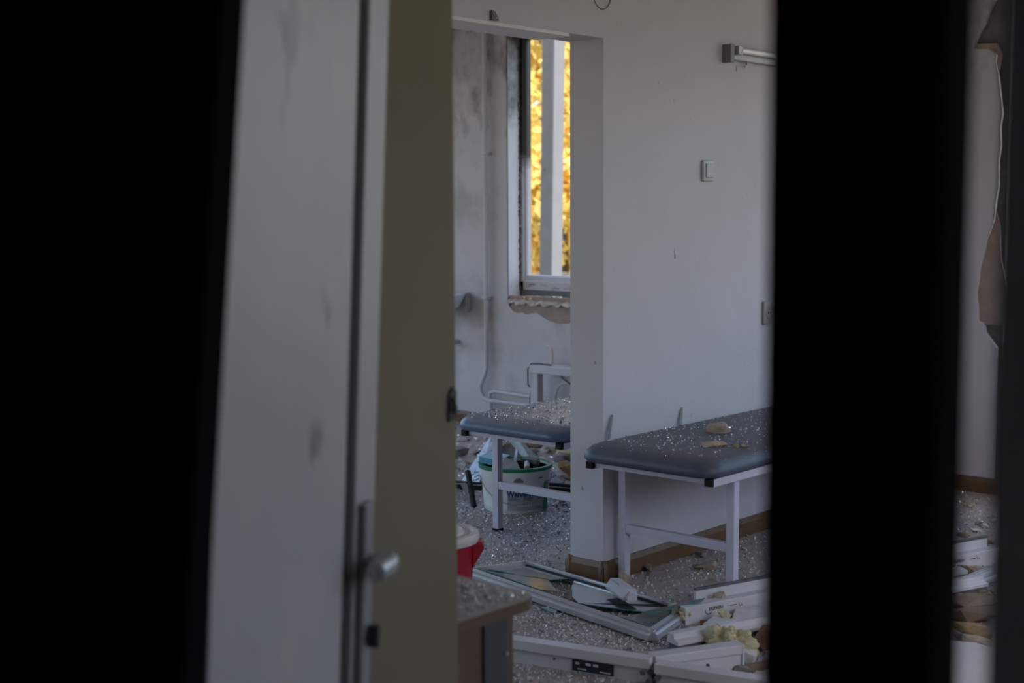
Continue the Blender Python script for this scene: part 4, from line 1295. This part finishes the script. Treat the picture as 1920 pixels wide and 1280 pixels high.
o = MB().prism([Vector(p) for p in ((-1.93, 4.10, .02), (-1.92, 4.36, .02), (-1.83, 4.40, .02), (-1.60, 4.36, .02), (-1.44, 3.75, .02), (-1.75, 3.70, .02))], (0, 0, .02)).build('sill_board', PVC)
tag(o, 'broken white sill board at the bottom beside the black post', 'board')
rn = random.Random(101)
for k in range(26):
    x, y = rn.uniform(-3.15, -1.9), rn.uniform(5.75, 6.9)
    s = rn.uniform(.03, .10)
    mm = rn.choice((RUBBLE, RUBBLEW, STONE))
    rock('plaster_chip', (x, y, 0), (s, s * rn.uniform(.5, .9), s * rn.uniform(.2, .45)), mm, 200 + k,
         '%s %s plaster chip on the floor %s' % (size_word(s), TONE[mm.name], 'close under the torn plaster' if y > 6.45 else 'between torn plaster and long profile'), 'plaster chip', 'plaster chips under the torn wall', sub=1)

# ------------------------------------------------------------------ wreckage behind the rear couch
cr = thing('cracked_glass_sheet', (-4.9917, 5.5767, 0.0000), 'cracked bluish glass sheets propped up like a tent behind the bucket', 'glass sheet')
for qi, q4 in enumerate((((-5.2584, 5.4505, 0.0000), (-5.0860, 5.3989, 0.0000), (-5.1253, 5.6375, 0.2400), (-5.2072, 5.6417, 0.2400)), ((-4.8173, 5.6656, 0.0000), (-4.7597, 5.7536, 0.0000), (-5.0605, 5.6918, 0.2400), (-5.1535, 5.6866, 0.2400)))):
    q4 = [Vector(p) for p in q4]
    if qi:
        q4 = q4[::-1]
    nrm = (q4[1] - q4[0]).cross(q4[2] - q4[0]).normalized()
    if nrm.y > 0:
        nrm = -nrm
    o = MB().prism(q4, nrm * -.006, 0, 1).build('glass_strip', [CRAZED, TEAL], cr)
    rn = random.Random(130 + qi)
    for k in range(16):
        t = rn.uniform(.04, .95)
        ia, ib, ic, id_ = (0, 3, 1, 2) if not qi else (3, 0, 2, 1)
        e0, e1_ = q4[ia].lerp(q4[ib], t), q4[ic].lerp(q4[id_], t)
        p = e0.lerp(e1_, rn.uniform(.25, .75)) + nrm * .001
        q = p + (q4[ib] - q4[ia]) * rn.uniform(.03, .07) + (e1_ - e0) * rn.uniform(.1, .4)
        MB().tube([p, p.lerp(q, .5) + (e1_ - e0) * .05, q], .0035, 5).build('crack', CABLE, o)
pan = [Vector(p) for p in ((-5.2546, 5.6502, 0.0200), (-5.1949, 5.6678, 0.1300), (-5.1353, 5.6842, 0.1900), (-5.1023, 5.7295, 0.2000), (-5.0379, 5.7434, 0.1500), (-5.0439, 5.8284, 0.0200))]
cen = (pan[0] + pan[5]) / 2 + Vector((-.04, -.12, .10))
bp = MB().add(pan + [cen], [(6, 0, 1), (6, 1, 2), (6, 2, 3), (6, 3, 4), (6, 4, 5)])
gb = bp.build('bent_panel', GREYB, None, True, auto=False)
md = gb.modifiers.new('thick', 'SOLIDIFY')
md.thickness = .008
tag(gb, 'bent grey panel lying inside the tent of cracked glass', 'panel')
for nm, a, b, w, lab in (('black_bar', (-5.1521, 5.2518, 0.0200), (-4.9850, 5.3170, 0.0200), .022, 'black bar on the floor left of the paint bucket'),
                         ('black_bar', (-4.6743, 5.5240, 0.0200), (-4.4983, 5.5806, 0.0200), .030, 'black bar on the floor right of the paint bucket')):
    t = thing(nm, Vector(a), lab, 'bar')
    MB().bar(a, b, [(-.02, -.018), (.02, -.018), (.02, w * .3), (-.02, w * .3)]).build('lower_profile', CAPM, t, bevel=.002)
    MB().bar(a, b, [(-.014, w * .3 + .006), (.014, w * .3 + .006), (.014, w), (-.014, w)]).build('upper_profile', CAPM, t, bevel=.002)
    MB().bar(a, b, [(-.008, w * .3), (.008, w * .3), (.008, w * .3 + .006), (-.008, w * .3 + .006)]).build('groove', STEEL, t)
P0, P1 = Vector((-4.6933, 4.9530, 0.0100)), Vector((-4.7979, 5.0175, 0.1750))
tag(MB().bar(P0, P1, [(-.011, -.011), (.011, -.011), (.011, .011), (-.011, .011)], (0, 1, 0)).build('black_stick', CAPM, None, bevel=.002), 'short black bar standing tilted left of the paint bucket', 'bar')
t = thing('glass_sheet', (-4.7710, 5.0312, 0.0000), 'narrow glass shard leaning on the tilted black bar', 'glass shard')
MB().prism([Vector(p) for p in ((-5.0408, 5.2082, 0.0500), (-5.0188, 5.2268, 0.0500), (-4.7164, 4.9934, 0.0000), (-4.7352, 4.9774, 0.0000))], (0.0, 0.006, 0.0), 0, 1).build('shard', [LAMG, TEAL], t)
rock('foam_block', (-5.2744, 6.4072, 0.0000), (.30, .16, .12), FOAM, 111, 'pale yellow foam block behind the rear couch leg', 'foam', sub=2, rough=.06, rotz=.2)
rock('foam_lump', (-4.8639, 5.9275, 0.0000), (.16, .13, .10), FOAMB, 112, 'brown foam lump beside the wall end behind the couch', 'foam')
o = MB().prism([Vector(p) for p in ((-5.0301, 6.1005, 0.0200), (-4.9630, 6.1571, 0.0200), (-4.9004, 6.1042, 0.1200), (-4.8767, 5.9530, 0.1400))], (0, .02, 0)).build('grey_slab', GREYB)
tag(o, 'grey slab leaning behind the brown foam lump', 'slab')
rn = random.Random(120)
spots = []
for k in range(90):
    x, y = rn.uniform(-6.3, -4.35), rn.uniform(5.55, 6.85)
    s = rn.uniform(.05, .19) if y > 5.9 and x > -5.9 else rn.uniform(.03, .08)
    spots.append((x, y, s))
for k, (x, y, s) in enumerate(spots):
    big = s > .11
    m_ = rn.choice((RUBBLE, RUBBLE, RUBBLEW, STONE, PLASTR))
    rock('plaster_chunk', (x, y, 0), (s, s * rn.uniform(.5, .9), s * rn.uniform(.2, .5)), m_, 300 + k,
         '%s %s plaster chunk %s' % (size_word(s), TONE[m_.name], near_word(x, y)), 'plaster chunk', 'plaster rubble behind the rear couch', sub=2 if big else 1, rough=.2)
for k in range(34):
    x, y = rn.uniform(-4.9, -3.6), rn.uniform(3.5, 5.5)
    if k > 14:
        x, y = rn.uniform(-3.25, -2.1), rn.uniform(3.3, 5.6)
    s = rn.uniform(.02, .055)
    mm = rn.choice((RUBBLE, RUBBLEW, STONE))
    rock('plaster_flake', (x, y, 0), (s, s * rn.uniform(.5, .9), s * rn.uniform(.2, .4)), mm, 500 + k,
         '%s %s plaster flake on the floor %s' % ('tiny' if s < .035 else 'small', TONE[mm.name], near_word(x, y)), 'plaster flake', 'loose plaster flakes on the floor', sub=1)

# ================================================================== OUTSIDE
pq = thing('outdoor_pillar', (-9.3, 11.0, -0.8), 'white rendered pillar outside the sooty window', 'pillar')
mb = MB()
x0, x1, y0, y1 = -9.425, -9.265, 11.0, 11.18
tl = -0.018
vs = [(x + tl * (1.5 - z), y, z) for z in (-0.8, 4.2) for x, y in ((x0, y0), (x1, y0), (x1, y1), (x0, y1))]
mb.add(vs, [(3, 2, 1, 0), (4, 5, 6, 7), (0, 1, 5, 4), (1, 2, 6, 5), (2, 3, 7, 6), (3, 0, 4, 7)])
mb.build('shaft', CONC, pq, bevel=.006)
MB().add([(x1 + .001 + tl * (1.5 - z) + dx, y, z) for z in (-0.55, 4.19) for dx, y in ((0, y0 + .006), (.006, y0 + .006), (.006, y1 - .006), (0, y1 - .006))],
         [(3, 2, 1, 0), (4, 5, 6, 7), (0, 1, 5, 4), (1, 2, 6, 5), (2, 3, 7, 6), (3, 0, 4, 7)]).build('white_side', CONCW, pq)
MB().box((x0 - .08, y0 - .06, -0.8), (x1 + .08, y1 + .06, -0.55)).build('plinth', CONC, pq, bevel=.01)
MB().lathe([(0.012, 0), (0.012, .006), (0, .008)], (-9.36, 10.993, 1.95), 10).build('fixing_plate', DSTEEL, pq)


def tree(x, y, h, rx, m, seed, label, n=9000):
    rn = random.Random(seed)
    t = thing('autumn_tree', (x, y, -0.8), label, 'tree', 'autumn trees outside the window')
    MB().tube([(x, y, -0.8), (x + rn.uniform(-.1, .1), y, h * .3), (x + rn.uniform(-.3, .3), y + rn.uniform(-.2, .2), h * .62), (x + rn.uniform(-.4, .4), y, h * .9)], [.16, .12, .07, .02], 8).build('trunk', BARK, t, True)
    cl = []
    for k in range(26):
        a, zz = rn.uniform(0, 2 * pi), rn.uniform(-.35, h * .95)
        rr = rx * (0.35 + 0.65 * rn.random()) * (1 - .5 * max(0, (zz - h * .55) / (h * .45)))
        cl.append((x + cos(a) * rr, y + sin(a) * rr, zz, rn.uniform(.45, .95)))
    for k in range(9):
        c = cl[k]
        zb_ = max(0.1, c[2] - .7)
        MB().tube([(x, y, zb_ * .8), ((x + c[0]) / 2 + rn.uniform(-.1, .1), (y + c[1]) / 2, (zb_ + c[2]) / 2 + .1), (c[0], c[1], c[2])], [.04, .025, .008], 6).build('branch', BARK, t, True)
    mb = MB()
    for _ in range(n):
        c = rn.choice(cl)
        v = Vector((rn.gauss(0, 1), rn.gauss(0, 1), rn.gauss(0, .8))) * (c[3] * .5)
        p = Vector((c[0], c[1], c[2])) + v
        a = Vector((rn.uniform(-1, 1), rn.uniform(-1, 1), rn.uniform(-1, 1))).normalized()
        b = a.cross(Vector((rn.uniform(-1, 1), rn.uniform(-1, 1), rn.uniform(-1, 1)))).normalized()
        s = rn.uniform(.07, .14)
        mb.add([p - a * s, p + b * s * .6 + a * .1 * s, p + a * s, p - b * s * .6 + a * .1 * s], [(0, 1, 2), (0, 2, 3)])
    f = mb.build('foliage', m, t)
    f['kind'] = 'stuff'
    return t


for i, (x, y, h, rx, m_, lab) in enumerate(((-14.6, 17.6, 6.5, 1.7, LEAFY, 'yellow leaved tree directly behind the white outdoor pillar'),
                                            (-17.2, 22.3, 7.5, 2.0, LEAFO, 'orange yellow tree behind the yellow tree by the pillar'),
                                            (-19.6, 19.0, 7.0, 2.0, LEAFG, 'greenish yellow tree left of the pillar'),
                                            (-11.4, 20.4, 8.0, 2.0, LEAFG, 'tall yellow green tree right of the pillar'),
                                            (-23.5, 27.5, 8.5, 2.6, LEAFY, 'far yellow tree at the end of the row'),
                                            (-7.0, 18.5, 7.0, 2.0, LEAFY, 'yellow tree outside the torn window'),
                                            (-19.2, 23.6, 8.5, 1.9, LEAFY, 'slender yellow tree glimpsed left of the pillar, far behind'),
                                            (-16.4, 28.5, 9.0, 2.6, LEAFY, 'broad far yellow tree in the gap between the nearer trees'))):
    tree(x, y, h, rx, m_, 700 + i, lab)
cx, cy = -11.2, 14.5
car = thing('parked_car', (cx, cy, -0.8), 'blue grey parked car seen low behind the window frame', 'car')
ang = radians(25)
ca, sa_ = cos(ang), sin(ang)


def CP(l, w, z):
    return (cx + l * ca - w * sa_, cy + l * sa_ + w * ca, -0.8 + z)


bd = [(-2.1, .3), (-2.15, .7), (-2.0, .92), (-1.2, .98), (1.2, .95), (2.0, .78), (2.1, .5), (2.08, .3)]
MB().prism([CP(l, -.85, z) for l, z in bd], Vector(CP(0, .85, 0)) - Vector(CP(0, -.85, 0))).build('body', CARP, car, bevel=.05, bseg=3)
cb = [(-1.75, .94), (-1.3, 1.42), (.2, 1.46), (1.05, .95)]
MB().prism([CP(l, -.72, z) for l, z in cb], Vector(CP(0, .72, 0)) - Vector(CP(0, -.72, 0))).build('cabin_glass', CARG, car, bevel=.04)
MB().prism([CP(l, -.70, z) for l, z in ((-1.35, 1.40), (-1.2, 1.46), (.15, 1.49), (.3, 1.42))], Vector(CP(0, .70, 0)) - Vector(CP(0, -.70, 0))).build('roof', CARP, car, bevel=.02)
for l in (-1.3, 1.35):
    for w in (-.80, .66):
        MB().tube([CP(l, w, .32), CP(l, w + .16, .32)], .32, 20).build('wheel', TYRE, car, True)

# ------------------------------------------------------------------ labels that still coincide are told apart by their order in the photo
same = {}
for o in list(COL.objects):
    if o.parent is None and o.get('label') and o.get('group'):
        same.setdefault(o['label'], []).append(o)
ORD = ('leftmost', 'second from left', 'third from left', 'fourth from left', 'fifth from left', 'sixth from left', 'seventh from left', 'eighth from left', 'ninth from left')
for lab, obs in same.items():
    if len(obs) > 1:
        obs.sort(key=lambda o: (Vector(o.location) - Vector((0, 0, 1.5))).dot(rt) / (Vector(o.location) - Vector((0, 0, 1.5))).dot(fw))
        for i, o in enumerate(obs):
            o['label'] = lab + ', ' + (ORD[i] if i < len(ORD) else 'farther right')
